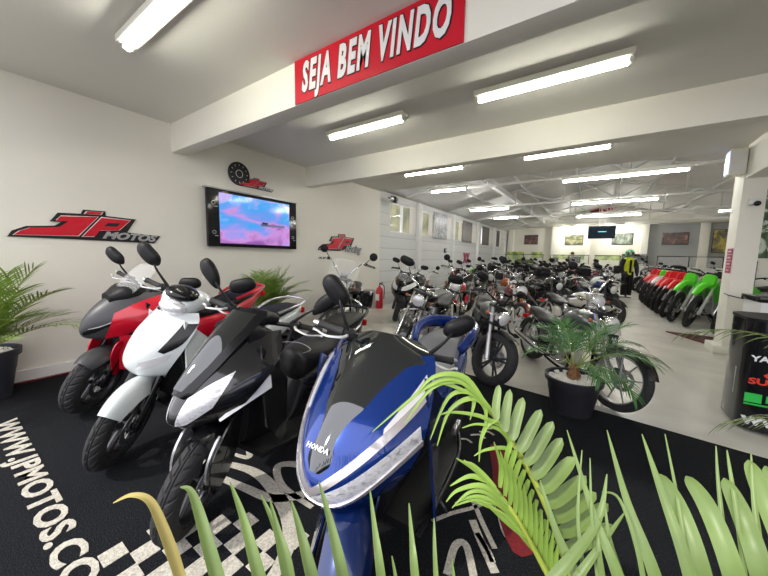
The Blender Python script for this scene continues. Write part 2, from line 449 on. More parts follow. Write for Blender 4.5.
M['poster_black'] = ramp_mat('motorcycle_poster_black', 'Object', (3, 6, 5), [(0.35, (0.006, 0.006, 0.008)), (0.65, (0.05, 0.045, 0.05)), (0.85, (0.2, 0.18, 0.17))], rough=0.35, dist=2)
lb = ['grey poster of a motorcycle on the hall window nearest the camera', 'dark poster in the second bay of high hall windows', 'black poster in the third bay of high hall windows', 'small black poster at the far end of the high hall windows']
for (a, b, mm), l in zip(ang_post, lb):
    o = MB().box((HX+0.04, (a+b)/2, 2.36), (0.02, b-a, 0.86)).build('wall_poster', mm, flat=True); tag(o, l, 'poster')

# front room ceiling slab and beams
struct('ceiling', MB().box((1.0, 3.065, 2.97), (11.4, 6.83, 0.19)), 'ceil')
struct('trim_2', MB().box((1.0, 1.935, 2.71), (11.0, 0.17, 0.35), bev=0.004), 'beam')
struct('trim_3', MB().box((1.0, 4.12, 2.71), (11.0, 0.16, 0.35), bev=0.004), 'beam')
struct('trim_4', MB().box((1.72, 5.25, 2.66), (0.23, 2.1, 0.45), bev=0.004), 'beam')
struct('trim_5', MB().box((4.1, 6.42, 2.66), (4.6, 0.2, 0.45), bev=0.004), 'beam')
struct('wall_right', MB().box((6.6, 3.05, 1.45), (0.2, 6.8, 2.9)), 'wall')
# skirting
m = MB(); m.box((WX+0.012, 3.05, 0.065), (0.024, 6.7, 0.13), bev=0.004)
struct('baseboard_left', m, 'skirt')
m = MB(); m.box((WX+0.03, 1.0, 0.02), (0.06, 5.5, 0.016)); struct('trim_6', m, 'darkred')

# column
m = MB(); m.box((1.715, 6.48, 1.3), (0.23, 0.36, 2.6), bev=0.01)
struct('trim_7', m, 'beam')
m = MB(); m.box((1.68, 6.47, 0.06), (0.34, 0.42, 0.12), bev=0.02); struct('trim_8', m, 'beam')
# far wall of the hall
FY = 20.4
struct('wall_far', MB().box((1.0, FY+0.1, 2.2), (12, 0.2, 4.6)), 'wall')
struct('wall_hall_right', MB().box((6.2, 13.4, 1.9), (0.16, 14, 3.9)), 'wall')
# projecting header and piers on the far wall, recess with its shade put into the grey
struct('trim_9', MB().box((1.0, FY-0.35, 3.36), (11.2, 0.7, 0.5), bev=0.01), 'beam')
struct('trim_10', MB().box((1.0, FY-0.15, 3.85), (11.2, 0.3, 0.5), bev=0.01), 'beam')
m = MB()
for x, w in [(-4.3, 0.3), (-1.85, 0.5), (-0.35, 0.2), (2.02, 0.28), (4.15, 0.3)]: m.box((x, FY-0.12, 1.6), (w, 0.26, 3.1), bev=0.01)
struct('trim_11', m, 'beam')
m = MB(); m.box((3.1, FY-0.02, 1.6), (1.85, 0.06, 3.1)); m.box((5.4, FY-0.02, 1.6), (2.2, 0.06, 3.1)); struct('wall_shaded_recess', m, 'shaded_wall')
# partition to the right of the column
m = MB(); m.box((4.2, 9.1, 1.15), (3.5, 0.12, 2.3)); struct('wall_partition', m, 'wall')
m = MB()
for x in (2.62, 3.0, 3.5): m.box((x, 9.03, 0.7), (0.015, 0.02, 1.3))
struct('trim_12', m, 'frameblack')

# roof: two corrugated slopes with trusses and purlins
EZ = 2.93; RZ = 4.15; RX = 0.45
def slope(x0, z0, x1, z1):
    g = []; n = 120
    for i in range(n+1):
        t = i/n; y = 6.3+(20.6-6.3)*t; dz = 0.02*math.sin(y*22)
        g.append([(x0, y, z0+dz), (x1, y, z1+dz)])
    return g
m = MB(); m.sheet(slope(-4.9, EZ-0.02, RX, RZ), 0.02); m.sheet(slope(RX, RZ, 6.4, EZ-0.02), 0.02)
struct('ceiling_roof', m, 'roof')
struct('trim_13', MB().box((1, 6.5, 3.5), (11.3, 0.06, 1.2)), 'ceil')
for k, y in enumerate((7.75, 10.9, 14.05, 17.2)):
    m = MB(); bz = 3.02
    m.box(((6.1-4.5)/2, y, bz), (10.6, 0.05, 0.05))
    def rz(x): return (EZ+(RZ-EZ)*(x+4.9)/(RX+4.9) if x < RX else EZ+(RZ-EZ)*(6.4-x)/(6.4-RX))-0.07
    m.tube([(-4.5, y, rz(-4.5)), (RX, y, rz(RX))], 0.03, n=4); m.tube([(RX, y, rz(RX)), (6.1, y, rz(6.1))], 0.03, n=4)
    xs = [-3.6, -2.25, -0.9, RX, 1.8, 3.15, 4.5]
    for x in xs: m.tube([(x, y, bz), (x, y, rz(x))], 0.02, n=4)
    for a, b in zip(xs[:3], xs[1:4]): m.tube([(a, y, rz(a)), (b, y, bz)], 0.018, n=4)
    for a, b in zip(xs[3:6], xs[4:7]): m.tube([(b, y, rz(b)), (a, y, bz)], 0.018, n=4)
    tag(m.build('roof_truss', 'steel', flat=True), 'grey steel truss under the pitched hall roof, carrying the strip lights', 'roof truss', 'steel trusses of the hall roof')
for x in (-3.3, -2.0, -0.6, 1.5, 2.9, 4.2):
    z = (EZ+(RZ-EZ)*(x+4.9)/(RX+4.9) if x < RX else EZ+(RZ-EZ)*(6.4-x)/(6.4-RX))-0.06
    tag(MB().box((x, 13.45, z), (0.06, 13.8, 0.09)).build('roof_purlin', 'steel', flat=True), 'long steel purlin running the length of the hall roof', 'purlin', 'purlins under the hall roof')
tag(MB().box((-2.45, 13.0, 3.3), (0.12, 12.8, 0.14)).build('steel_joist', 'steel', flat=True), 'heavy steel joist running lengthwise through the left roof trusses', 'joist')
tag(MB().tube([(-3.4, 20.0, 3.12), (0.1, 20.0, 3.9)], 0.04, n=8).build('cable_tray', 'signblack'), 'long black cable tray under the roof by the far wall', 'cable tray')

# ------------------------------------------------------------------ strip lights
def strip(x0, x1, y, z, label, drop=0.0, w=0.13, group=None, two=False):
    TM = 'tube_hall' if y > 6.5 else 'tube'
    t = thing('strip_light', label, 'light', ((x0+x1)/2, y, z), 0, group); L = x1-x0
    m = MB(); m.box((0, 0, 0.035), (L+0.08, w, 0.05), bev=0.008)
    for s in (-1, 1): m.box((s*(L/2+0.02), 0, 0.0), (0.03, 0.06, 0.05), bev=0.004)
    if drop > 0.02:
        for s in (-1, 1): m.tube([(s*L*0.4, 0, 0.05), (s*L*0.4, 0, 0.06+drop)], 0.006, n=6)
    m.build('lamp_housing', 'lampbody', t)
    if two:
        for s in (-1, 1): MB().cyl((s*0.01, 0, -0.015), (s*(L/2), 0, -0.015), 0.019, n=12).build('lamp_tube', TM, t)
    else: MB().cyl((-L/2, 0, -0.015), (L/2, 0, -0.015), 0.02, n=12).build('lamp_tube', TM, t)
    return t
LZ = 2.79
strip(-2.95, -1.75, 0.96, LZ, 'strip light on the ceiling above the red scooter, in front of the banner beam')
strip(-2.90, -1.85, 3.04, LZ, 'shorter strip light between the two beams, above the wall screen')
strip(-1.01, 0.10, 3.06, LZ, 'large strip light between the two beams, right of the banner')
strip(-2.99, -1.92, 5.10, LZ, 'left strip light just behind the second beam')
strip(-0.96, 0.06, 5.13, LZ, 'centre strip light just behind the second beam')
strip(-3.46, -2.62, 7.2, 2.9, 'left hanging strip light of the nearest hall row', 0.1)
strip(-0.64, 1.23, 7.5, 2.9, 'long hanging strip light of the nearest hall row', 0.1, two=True)
strip(-0.64, 1.23, 10.62, 2.9, 'long hanging strip light of the second hall row', 0.1, two=True)
strip(-0.65, 1.20, 13.8, 2.9, 'long hanging strip light of the third hall row, in front of the hanging television', 0.1, two=True)
strip(-3.61, -2.4, 10.6, 2.9, 'left hanging strip light of the second hall row', 0.1)
strip(-3.47, -2.6, 13.1, 2.9, 'left hanging strip light of the third hall row', 0.1)
strip(3.1, 4.6, 13.9, 2.9, 'hanging strip light behind the white column', 0.1)
for x, l in ((-1.1, 'round lit downlight on the far wall, left of the television'), (0.95, 'round lit downlight on the far wall, right of the television')):
    t = thing('downlight', l, 'light', (x, FY-0.85, 3.0)); MB().lathe([(0.0, 0.05), (0.13, 0.05), (0.15, 0.0), (0.12, -0.01)], n=20).build('lamp_ring', 'lampbody', t)
    MB().lathe([(0.0, -0.03), (0.06, -0.025), (0.115, 0.0), (0.0, 0.01)], n=20).build('lamp_glass', 'bulb', t)
    MB().cyl((0, 0, 0.04), (0, 0, 0.11), 0.02).build('lamp_stem', 'lampbody', t)
    pl = bpy.data.lights.new('downlight_bulb', 'POINT'); pl.energy = 45; pl.shadow_soft_size = 0.08; pl.color = (1, 0.98, 0.9)
    po = bpy.data.objects.new('downlight_bulb', pl); col.objects.link(po); po.location = (x, FY-0.85, 2.88)

# ------------------------------------------------------------------ daylight from the open shop front behind the camera
w = bpy.data.worlds.new('sky'); scene.world = w; w.use_nodes = True
bg = w.node_tree.nodes['Background']; bg.inputs['Color'].default_value = (0.93, 0.93, 1.0, 1); bg.inputs['Strength'].default_value = 2.3
sd = bpy.data.lights.new('sun', 'SUN'); sd.energy = 2.5; sd.angle = R(2); sd.color = (1, 0.95, 0.86)
so = bpy.data.objects.new('sun', sd); col.objects.link(so); so.rotation_euler = V((0.35, 0.95, -1.05)).to_track_quat('-Z', 'Y').to_euler()
vs = scene.view_settings; vs.view_transform = 'Standard'; vs.look = 'None'; vs.exposure = 0.22; vs.gamma = 1; vs.use_curve_mapping = False
# ------------------------------------------------------------------ motorcycle parts (local frame: x forward, y left, z up)
def tread_fn(Rm, prof, style, n):
    def d(t, j):
        if j == 0 or j >= len(prof)-1: return 0
        h = prof[j][1]; w = max(abs(p[1]) for p in prof)
        u = h/w
        if style == 'street':
            if abs(u) > 0.86: return 0
            k = (t*26/(2*PI) + 0.9*abs(u) + (0.5 if u > 0 else 0)) % 1.0
            if abs(abs(u)-0.14) < 0.05: return -0.006
            return -0.007 if k < 0.2 and abs(u) > 0.2 else 0
        if style == 'knob':
            if abs(u) > 0.9: return 0
            k = int(t*32/(2*PI)) % 2
            q = int((u+1)*4) % 2
            return 0.012 if (k == q) else 0
        return 0
    return d
def wheel(parent, name, c, Ro, w, rimR, spokes=5, rim='darkmetal', X=None, disc=True, style='street', sw=0.03, seg=96, wire=False, whitewall=None, split=False):
    c = V(c); w2 = w/2; N = 24 if seg > 100 else 14
    prof = []
    for i in range(N+1):
        a = PI*i/N
        hh = -w2*math.cos(a)
        if wire is None: pass
        rr = rimR + (Ro-rimR)*(math.sin(a)**0.62)
        prof.append((rr, hh))
    inner = [(rimR-0.004, w2*0.8), (rimR-0.004, -w2*0.8)]
    full = prof + inner
    m = MB(X)
    # rim: channel + lip
    rp = [(rimR+0.004, -w2*0.86), (rimR+0.004, w2*0.86), (rimR-0.014, w2*0.84), (rimR-0.03, w2*0.3), (rimR-0.03, -w2*0.3), (rimR-0.014, -w2*0.84)]
    m.lathe(rp, c, (0, 1, 0), n=48, closed=True)
    m.lathe([(0.0, -0.05), (0.032, -0.05), (0.036, -0.03), (0.03, 0), (0.036, 0.03), (0.032, 0.05), (0.0, 0.05)], c, (0, 1, 0), n=20)
    if wire:
        for i in range(wire):
            a = 2*PI*i/wire; b = a + (0.35 if i % 2 else -0.35); s = 1 if (i//2) % 2 else -1
            m.tube([c+V((0.035*math.cos(b), s*0.035, 0.035*math.sin(b))), c+V(((rimR-0.02)*math.cos(a), 0, (rimR-0.02)*math.sin(a)))], 0.0022, n=4, caps=False)
    else:
        for i in range(spokes):
            a = 2*PI*i/spokes+0.3
            for da in ((-0.13, 0.13) if split else (0,)):
                p0 = c+V((0.03*math.cos(a), 0, 0.03*math.sin(a))); p1 = c+V(((rimR-0.02)*math.cos(a+da), 0, (rimR-0.02)*math.sin(a+da)))
                m.tube([p0, p1], [sw*0.62, sw*0.42], n=6, flat=1.0)
    p = m.build(name, rim, parent)
    t = MB(X); t.lathe(full, c, (0, 1, 0), n=seg, closed=True, disp=tread_fn(Ro, full, style, seg) if style else None)
    t.build('tyre', 'rubber', p, ang=50 if style != 'street' else 24)
    if disc:
        for s in ([1] if disc == 1 else [1, -1]):
            d = MB(X); r0 = 0.11 if rimR > 0.17 else 0.085
            d.lathe([(r0-0.035, 0.052*s), (r0, 0.052*s), (r0, 0.056*s), (r0-0.035, 0.056*s)], c, (0, 1, 0), n=40, closed=True)
            for i in range(5):
                a = 2*PI*i/5; d.tube([c+V((0.03*math.cos(a), 0.05*s, 0.03*math.sin(a))), c+V(((r0-0.03)*math.cos(a+0.4), 0.054*s, (r0-0.03)*math.sin(a+0.4)))], 0.005, n=5)
            d.build('brake_disc', 'alu', p)
            q = MB(X); q.box(c+V((-0.06*0-r0*0.75, 0.056*s, r0*0.55)), (0.05, 0.04, 0.075), bev=0.008)
            q.build('brake_caliper', 'darkmetal', p)
    return p
def dome(mb, outline, O, ux, uy, un, depth, back=0.004):
    O = V(O); ux = V(ux).normalized(); uy = V(uy).normalized(); un = V(un).normalized(); n = len(outline)
    rings = [(1.0, -back), (1.03, 0.0), (0.97, depth*0.45), (0.78, depth*0.85), (0.4, depth)]
    vs = []
    for k, h in rings:
        for a, b in outline: vs.append(O + ux*a*k + uy*b*k + un*h)
    vs.append(O+un*depth*1.02); vs.append(O-un*back)
    fs = []
    for r in range(len(rings)-1):
        for i in range(n): fs.append((r*n+i, r*n+(i+1) % n, (r+1)*n+(i+1) % n, (r+1)*n+i))
    L = (len(rings)-1)*n
    for i in range(n): fs.append((L+i, L+(i+1) % n, len(rings)*n)); fs.append(((i+1) % n, i, len(rings)*n+1))
    return mb.add(vs, fs)
def outl(pts, k=4): return [(p.x, p.y) for p in catmull([(a, b, 0) for a, b in pts], k, True)]
MIR = {
 'round': outl([(0.07*math.cos(a*PI/5), 0.07*math.sin(a*PI/5)) for a in range(10)], 2),
 'oval': outl([(-0.085, -0.01), (-0.06, 0.04), (0.0, 0.052), (0.065, 0.05), (0.095, 0.015), (0.08, -0.03), (0.01, -0.05), (-0.05, -0.045)]),
 'leaf': outl([(-0.10, -0.035), (-0.05, 0.03), (0.03, 0.06), (0.09, 0.05), (0.105, 0.0), (0.06, -0.035), (-0.02, -0.045)]),
}
def mirror(parent, s, root, head, shape='oval', X=None, body='plastic', stem='plastic', tilt=0.0, sc=1.0, sr=0.007, face=(0.97, 0.15, -0.12), bow=0.03):
    root = V(root); head = V(head); root.y *= s; head.y *= s
    mid = (root+head)/2 + V((bow, 0, 0.01))
    un = V((face[0], face[1]*s, face[2])).normalized(); ux = (V((0, s, tilt)) - un*V((0, s, tilt)).dot(un)).normalized(); uy = un.cross(ux)
    if uy.z < 0: uy = -uy
    o = MIR[shape]; o = [(a*sc, b*sc) for a, b in o]
    m = MB(X); m.tube([root, mid, head+un*0.01-ux*0.02], [sr*1.5, sr, sr*0.9], n=8, k=5)
    p = m.build('mirror', stem, parent)
    h = MB(X); dome(h, o, head, ux, uy, un, 0.04*sc); h.build('mirror_housing', body, p, ang=60)
    g = MB(X); g.prism([(a*0.92, b*0.92) for a, b in o], lambda u, v, w: head+ux*u+uy*v-un*(0.0045+w), 0.001); g.build('mirror_glass', 'mirror', p)
    return p
def handle_side(parent, bar, s, a, b, X=None, lever='lever', grip='rubber', lev=True, gr=0.017):
    a = V(a); b = V(b); a.y *= s; b.y *= s; d = (b-a).normalized()
    g = MB(X); g.tube([a, a+d*0.005, b-d*0.012, b], [gr*1.15, gr, gr, gr*1.2], n=14); g.build('grip', grip, bar)
    e = MB(X); e.cyl(b, b+d*0.028, gr*0.95, gr*0.8); e.build('bar_end', 'alu', bar)
    k = MB(X); k.box(a-d*0.03, (0.045, 0.055, 0.045), bev=0.01); k.build('switch_box', 'plastic', bar)
    if lev:
        l = MB(X); q = a-d*0.02+V((0.03, 0, 0.0))
        l.tube([q, q+V((0.03, 0.02*s, -0.003)), q+V((0.05, 0.07*s, -0.01))+d*0.02, b+V((0.058, 0.0, -0.014)), b+V((0.05, 0.02*s, -0.014))], [0.008, 0.007, 0.0055, 0.005, 0.0075], n=8, k=5)
        l.build('brake_lever', lever, bar)

def steer_X(axle, rake, ang):
    ax = V((-math.sin(R(rake)), 0, math.cos(R(rake)))); o = V(axle) + V((-0.05, 0, 0))
    return Matrix.Translation(o) @ Matrix.Rotation(R(ang), 4, ax) @ Matrix.Translation(-o)

# master front surface: rows (z, x front, half width, x side, power)
def face_fn(tab):
    T = smooth_tab(tab, 4)
    def S(v, z, off=0.0):
        def P(v, z):
            xf, w, xs, p = interp(T, z); a = abs(v)
            return V((xf-(xf-xs)*a**p, math.copysign(w*a**0.85, v) if a > 1e-6 else 0.0, z))
        p = P(v, z)
        if off:
            e = 0.02; vv = min(abs(v), 0.97)
            sg = 1 if v >= 0 else -1
            dv = P(sg*(vv+e), z)-P(sg*max(vv-e, 0), z) if vv > e else P(e, z)-P(-e, z)
            dz = P(v, z+0.01)-P(v, z-0.01)
            n = dv.cross(dz)
            if n.length > 1e-9:
                n.normalize()
                if n.x < 0 : n = -n
                if abs(n.x) < 0.02 and n.y*sg < 0: n = -n
                p = p+n*off
        return p
    return S
def lerp_poly(poly, t):
    L = len(poly)-1; x = t*L; i = min(int(x), L-1); f = x-i
    return tuple(a+(b-a)*f for a, b in zip(poly[i], poly[i+1]))
def patch(S, A, B, off=0.004, th=0.004, n=18, m=8, mirror_=True, smooth=True):
    """strip between two poly-lines A (lower) and B (upper) given in (v, z); mirrored on the other side"""
    A = [(p[0], p[1]) for p in A]; B = [(p[0], p[1]) for p in B]
    if smooth:
        if len(A) > 2: A = [(p.x, p.y) for p in catmull([(a, b, 0) for a, b in A], 5)]
        if len(B) > 2: B = [(p.x, p.y) for p in catmull([(a, b, 0) for a, b in B], 5)]
    cen = min(A[0][0], B[0][0]) < 0.04; mbs = [MB()] if cen else []
    for s in ((1, -1) if mirror_ else (1,)):
        if not cen: mbs.append(MB())
        mb = mbs[-1]
        g = []
        for i in range(n+1):
            a = lerp_poly(A, i/n); b = lerp_poly(B, i/n); row = []
            for j in range(m+1):
                t = j/m; row.append(S(s*(a[0]+(b[0]-a[0])*t), a[1]+(b[1]-a[1])*t, off))
            g.append(row)
        mb.sheet(g, -th if s > 0 else th)
    return Pair(mbs)
def face_shell(S, z0, z1, n=28, m=24, v0=-1, v1=1, th=0.006):
    g = [[S(v0+(v1-v0)*j/m, z0+(z1-z0)*i/n) for j in range(m+1)] for i in range(n+1)]
    return MB().sheet(g, -th)
class Pair:
    def __init__(s, ms): s.ms = ms
    def build(s, *a, **k): return [m.build(*a, **k) for m in s.ms][0]
def both(fn):
    r = []
    for s in (1, -1):
        m = MB(); fn(m, s); r.append(m)
    return Pair(r)

def common_scooter(t, P):
    ax, az = P['front']; bx, bz = P['rear']; X = steer_X((ax, 0, az), P.get('rake', 26), P.get('steer', 15))
    wheel(t, 'front_wheel', (ax, 0, az), P['Rf'], P['wf'], P['rimf'], P.get('spokes', 5), P.get('rim', 'darkmetal'), X, split=P.get('split', False), seg=P.get('seg', 260))
    wheel(t, 'rear_wheel', (bx, 0, bz), P['Rr'], P['wr'], P['rimr'], P.get('spokes', 5), P.get('rim', 'darkmetal'), None, disc=1, seg=P.get('seg', 90))
    hx, hz = P['head']
    f = MB(X)
    for s in (1, -1):
        f.tube([(ax, s*0.075, az), (ax-0.04, s*0.075, az+0.12), (ax-0.16, s*0.075, az+0.36)], [0.022, 0.024, 0.017], n=12)
        f.box((ax-0.005, s*0.075, az+0.005), (0.06, 0.035, 0.07), bev=0.01)
    f.box((ax-0.165, 0, az+0.37), (0.07, 0.19, 0.04), bev=0.01)
    f.tube([(ax-0.165, 0, az+0.36), (hx+0.02, 0, hz-0.02)], 0.022, n=10)
    f.build('fork', P.get('fork', 'gloss_plastic'), t)
    # fender
    g = MB(X); r = P['Rf']+0.03
    a0, a1 = P.get('fa', (5, 150))
    g.arc((ax, 0, az), r, P['wf']/2+0.03, R(a0), R(a1), th=0.004, n=26, side=P.get('fside', 0.05), m=12, taper=0.25)
    g.build('front_fender', P['fender_m'], t)
    if P.get('fender_side'):
        g = MB(X)
        for s in (1, -1):
            g.prism(outl(P['fender_side'], 3), lambda u, v, w, s=s: V((ax+u, s*(0.085+w+0.02*(0.3-v if v < .3 else 0)), az+v)), 0.008)
        g.build('fork_guard', P.get('guard_m', P['fender_m']), t)
    # handlebar
    bar = MB(X); hw = P.get('hw', 0.34); bz_ = hz
    ga = V((hx-0.02, hw-0.12, hz+0.0)); gb = V((hx-0.065, hw, hz-0.008))
    bar.tube([mir(ga), (hx+0.0, -0.12, hz-0.01), (hx+0.01, 0, hz-0.02), (hx+0.0, 0.12, hz-0.01), ga], 0.0125, n=10, k=5)
    b = bar.build('handlebar', P.get('bar_m', 'gloss_plastic'), t)
    for s in (1, -1):
        handle_side(t, b, s, ga, gb, X)
    for s in (1, -1):
        mirror(t, s, P['mroot'], P['mhead'], P.get('mshape', 'oval'), X, tilt=P.get('mtilt', 0), sc=P.get('msc', 1.0), body=P.get('mbody', 'plastic'), face=P.get('mface', (0.97, 0.15, -0.12)))
    MB().body(P['seat'], n=24, e=2.8, k=4).build('seat', P.get('seat_m', 'seat'), t, ang=50)
    MB().body(P['tunnel'], n=20, e=3.0, k=4).build('floor_tunnel', 'plastic', t)
    both(lambda m, s: m.prism(P['board'], lambda u, v, w, s=s: V((u, s*v, P['bz']+w+0.02*max(0, u-0.25)*10*0.5)), 0.03)).build('footboard', 'plastic', t)
    for q, (nm, tab, mt) in enumerate(P['bodies']): MB().body(tab, n=24, e=P.get('be', 3.0), k=4).build(nm, mt, t, ang=45)
    # engine, exhaust, rear fender, stand, plate
    m = MB(); m.body([(bx+0.42, 0.09, 0.22, 0.40), (bx+0.2, 0.13, 0.17, 0.42), (bx+0.0, 0.05, bz-0.07, bz+0.08)], e=3, k=3); m.body([(bx+0.36, 0.03, 0.18, 0.38, 0.13), (bx+0.1, 0.045, 0.16, 0.38, 0.13), (bx-0.08, 0.035, 0.2, 0.33, 0.13)], e=3, k=3)
    m.build('engine_case', 'darkmetal', t)
    m = MB(); m.tube([(bx+0.36, -0.10, 0.20), (bx+0.16, -0.15, 0.24), (bx-0.16, -0.155, 0.34)], [0.022, 0.055, 0.06], n=14, k=4); m.build('exhaust', 'darkmetal', t)
    m = MB(); m.tube([(bx+0.02, 0.10, bz+0.02), (bx-0.10, 0.12, bz+0.36)], 0.022, n=8); m.tube([(bx+0.02, -0.12, bz+0.02), (bx-0.10, -0.12, bz+0.36)], 0.022, n=8); m.build('shock_absorber', 'darkmetal', t)
    m = MB(); m.arc((bx, 0, bz), P['Rr']+0.035, P['wr']/2+0.02, R(60), R(178), th=0.004, n=16); m.build('rear_fender', 'plastic', t)
    m = MB(); m.tube([(0.0, 0.10, 0.22), (-0.06, 0.22, 0.06), (-0.04, 0.26, 0.03)], 0.009, n=8, k=3); m.build('side_stand', 'darkmetal', t)
    m = MB(); m.box((P['tail']-0.0, 0, P.get('tz', 0.66)), (0.04, 0.16, 0.06), bev=0.015); m.build('tail_light', 'redlens', t)
    return X, b

def pose(t, front, yaw, lean, ax, sc=1.0):
    ax *= sc; t.scale = (sc, sc, sc)
    """put the front contact point at 'front'; yaw is the heading, lean to the left"""
    t.rotation_euler = (-R(lean), 0, R(yaw))
    t.location = (front[0]-ax*math.cos(R(yaw)), front[1]-ax*math.sin(R(yaw)), CT+0.002 if front[2] is None else front[2])

# ---------- blue scooter
def blue_scooter():
    t = thing('scooter', 'metallic blue scooter nearest the camera with a dark smoked windscreen', 'scooter', group=None)
    P = dict(front=(0.66, 0.255), rear=(-0.655, 0.25), Rf=0.255, wf=0.105, rimf=0.178, Rr=0.25, wr=0.125, rimr=0.165, head=(0.24, 0.98), steer=34, split=True,
             fender_m='navy', fa=(-10, 160), fender_side=[(-0.12, 0.02), (-0.02, -0.03), (0.02, 0.02), (-0.04, 0.2), (-0.10, 0.32), (-0.2, 0.33), (-0.2, 0.15)],  # fender in the darker blue, its shading put into the colour
             mroot=(0.24, 0.20, 1.0), mhead=(0.19, 0.30, 1.15), msc=0.88, mshape='oval', mtilt=0.7, hw=0.335,
             seat=[(0.02, 0.06, 0.66, 0.71), (-0.02, 0.11, 0.66, 0.755), (-0.12, 0.155, 0.665, 0.765), (-0.32, 0.165, 0.67, 0.765), (-0.44, 0.155, 0.70, 0.80), (-0.54, 0.145, 0.74, 0.845), (-0.75, 0.12, 0.77, 0.855), (-0.90, 0.07, 0.79, 0.84)], seat_m='sheen_seat',
             tunnel=[(0.50, 0.15, 0.30, 0.80), (0.36, 0.13, 0.28, 0.74), (0.22, 0.11, 0.26, 0.62), (0.05, 0.12, 0.26, 0.62), (-0.12, 0.15, 0.28, 0.70)],
             board=[(0.42, 0.10), (0.42, 0.235), (0.2, 0.265), (-0.2, 0.26), (-0.38, 0.20), (-0.38, 0.10)], bz=0.27,
             bodies=[('side_cowl', [(0.0, 0.14, 0.44, 0.70), (-0.15, 0.185, 0.42, 0.72), (-0.40, 0.195, 0.46, 0.75), (-0.65, 0.175, 0.56, 0.80), (-0.88, 0.10, 0.68, 0.82), (-0.98, 0.05, 0.72, 0.79)], 'blue'),
                     ('under_seat_panel', [(-0.02, 0.13, 0.30, 0.55), (-0.3, 0.165, 0.34, 0.58), (-0.5, 0.15, 0.42, 0.62)], 'plastic')],
             tail=-0.99, tz=0.74)
    X, bar = common_scooter(t, P)
    S = face_fn([(0.46, 0.56, 0.12, 0.46, 2.2), (0.52, 0.67, 0.165, 0.50, 2.1), (0.575, 0.74, 0.20, 0.50, 1.9), (0.63, 0.765, 0.235, 0.50, 1.8), (0.70, 0.74, 0.26, 0.48, 1.8), (0.78, 0.68, 0.27, 0.44, 1.8), (0.88, 0.56, 0.262, 0.37, 1.8), (0.97, 0.45, 0.24, 0.30, 1.8), (1.02, 0.38, 0.21, 0.28, 1.8)])
    face_shell(S, 0.47, 0.995).build('front_fairing', 'blue', t, ang=60)
    patch(S, [(0.02, 0.47), (0.5, 0.475), (1.0, 0.50)], [(0.02, 0.56), (0.5, 0.585), (1.0, 0.72)], 0.003).build('chin_panel', 'navy', t, ang=60)
    patch(S, [(0.0, 0.565), (0.45, 0.60), (0.98, 0.735)], [(0.0, 0.612), (0.42, 0.675), (0.92, 0.785)], 0.007).build('headlight', 'reflector', t, ang=60)
    patch(S, [(0.0, 0.552), (0.45, 0.585), (1.0, 0.72)], [(0.0, 0.568), (0.45, 0.602), (0.98, 0.738)], 0.012, 0.008).build('lower_chrome_trim', 'pearl', t, ang=60)
    patch(S, [(0.0, 0.612), (0.40, 0.705), (0.88, 0.84), (0.99, 0.90)], [(0.0, 0.640), (0.36, 0.735), (0.84, 0.868), (0.98, 0.925)], 0.012, 0.008).build('chrome_trim', 'pearl', t, ang=60)
    patch(S, [(0.56, 0.775), (0.76, 0.83), (0.93, 0.895)], [(0.54, 0.80), (0.70, 0.865), (0.88, 0.935)], 0.010, 0.006).build('turn_signal', 'lens', t, ang=60)
    patch(S, [(0.0, 0.695), (0.34, 0.775), (0.66, 0.86), (0.88, 0.985)], [(0.0, 0.74), (0.1, 0.86), (0.2, 0.95), (0.25, 1.0)], 0.004, 0.004).build('screen_surround', 'smoke', t, ang=60)
    # windscreen
    g = []; n = 22; mm = 16
    for i in range(n+1):
        q = i/n; hw = interp([(0, 0.02), (0.06, 0.06), (0.3, 0.105), (0.6, 0.155), (0.84, 0.215), (0.94, 0.20), (1.0, 0.14)], q)[0]
        row = []
        for j in range(mm+1):
            u = 2*j/mm-1
            x = 0.765-0.40*q-0.04*q*q; z = 0.69+0.40*q-0.03*q*q
            if q > 0.8: z -= 0.0
            row.append((x-0.07*u*u*(0.3+q)+0.004, hw*u, z-0.03*u*u*(0.4+q)+0.006+0.012*math.sin(PI*q)))
        g.append(row)
    ws = MB().sheet(g, -0.004).build('windscreen', 'smoke', t, ang=60)
    # name on the nose
    zt = V((0.0, 1.0, 0)); up = V((-0.73, 0, 0.68))
    text_obj('emblem', 'HONDA', 'signwhite', (0.742, 0.0, 0.762), zt, up, t, size=0.024, offset=0.0006, extrude=0.0008, res=1)
    # dash, inner shield, leg guards, grab rails
    MB().body([(0.44, 0.13, 0.84, 0.98), (0.36, 0.16, 0.80, 0.985), (0.28, 0.14, 0.78, 0.95), (0.24, 0.08, 0.80, 0.9)], e=3).build('dashboard', 'plastic', t)
    MB(X).box((0.27, 0, 1.0), (0.07, 0.12, 0.05), bev=0.015).build('handlebar_clamp', 'plastic', t)
    both(lambda m, s: m.sheet([[(0.42-0.25*i/6, s*(0.25+0.012*j*(1-i/6)), 0.95-0.085*j-0.03*i) for j in range(8)] for i in range(7)], 0.01)).build('leg_guard', 'navy', t, ang=60)  # leg guards in the darker blue, shading painted in
    both(lambda m, s: m.tube([(-0.48, s*0.16, 0.80), (-0.62, s*0.195, 0.865), (-0.82, s*0.17, 0.885), (-0.97, s*0.07, 0.87), (-1.0, 0, 0.865)], [0.022, 0.032, 0.036, 0.032, 0.028], n=12, k=6, flat=1.5)).build('grab_rail', 'blue', t)
    both(lambda m, s: m.tube([(0.42, s*0.26, 0.295), (0.1, s*0.275, 0.295), (-0.2, s*0.265, 0.30), (-0.36, s*0.21, 0.33)], 0.011, n=8, k=4)).build('footboard_edge', 'darkmetal', t)
    both(lambda m, s: m.box((-0.33, s*0.21, 0.36), (0.12, 0.03, 0.05), bev=0.01)).build('passenger_footrest', 'alu', t)
    return t
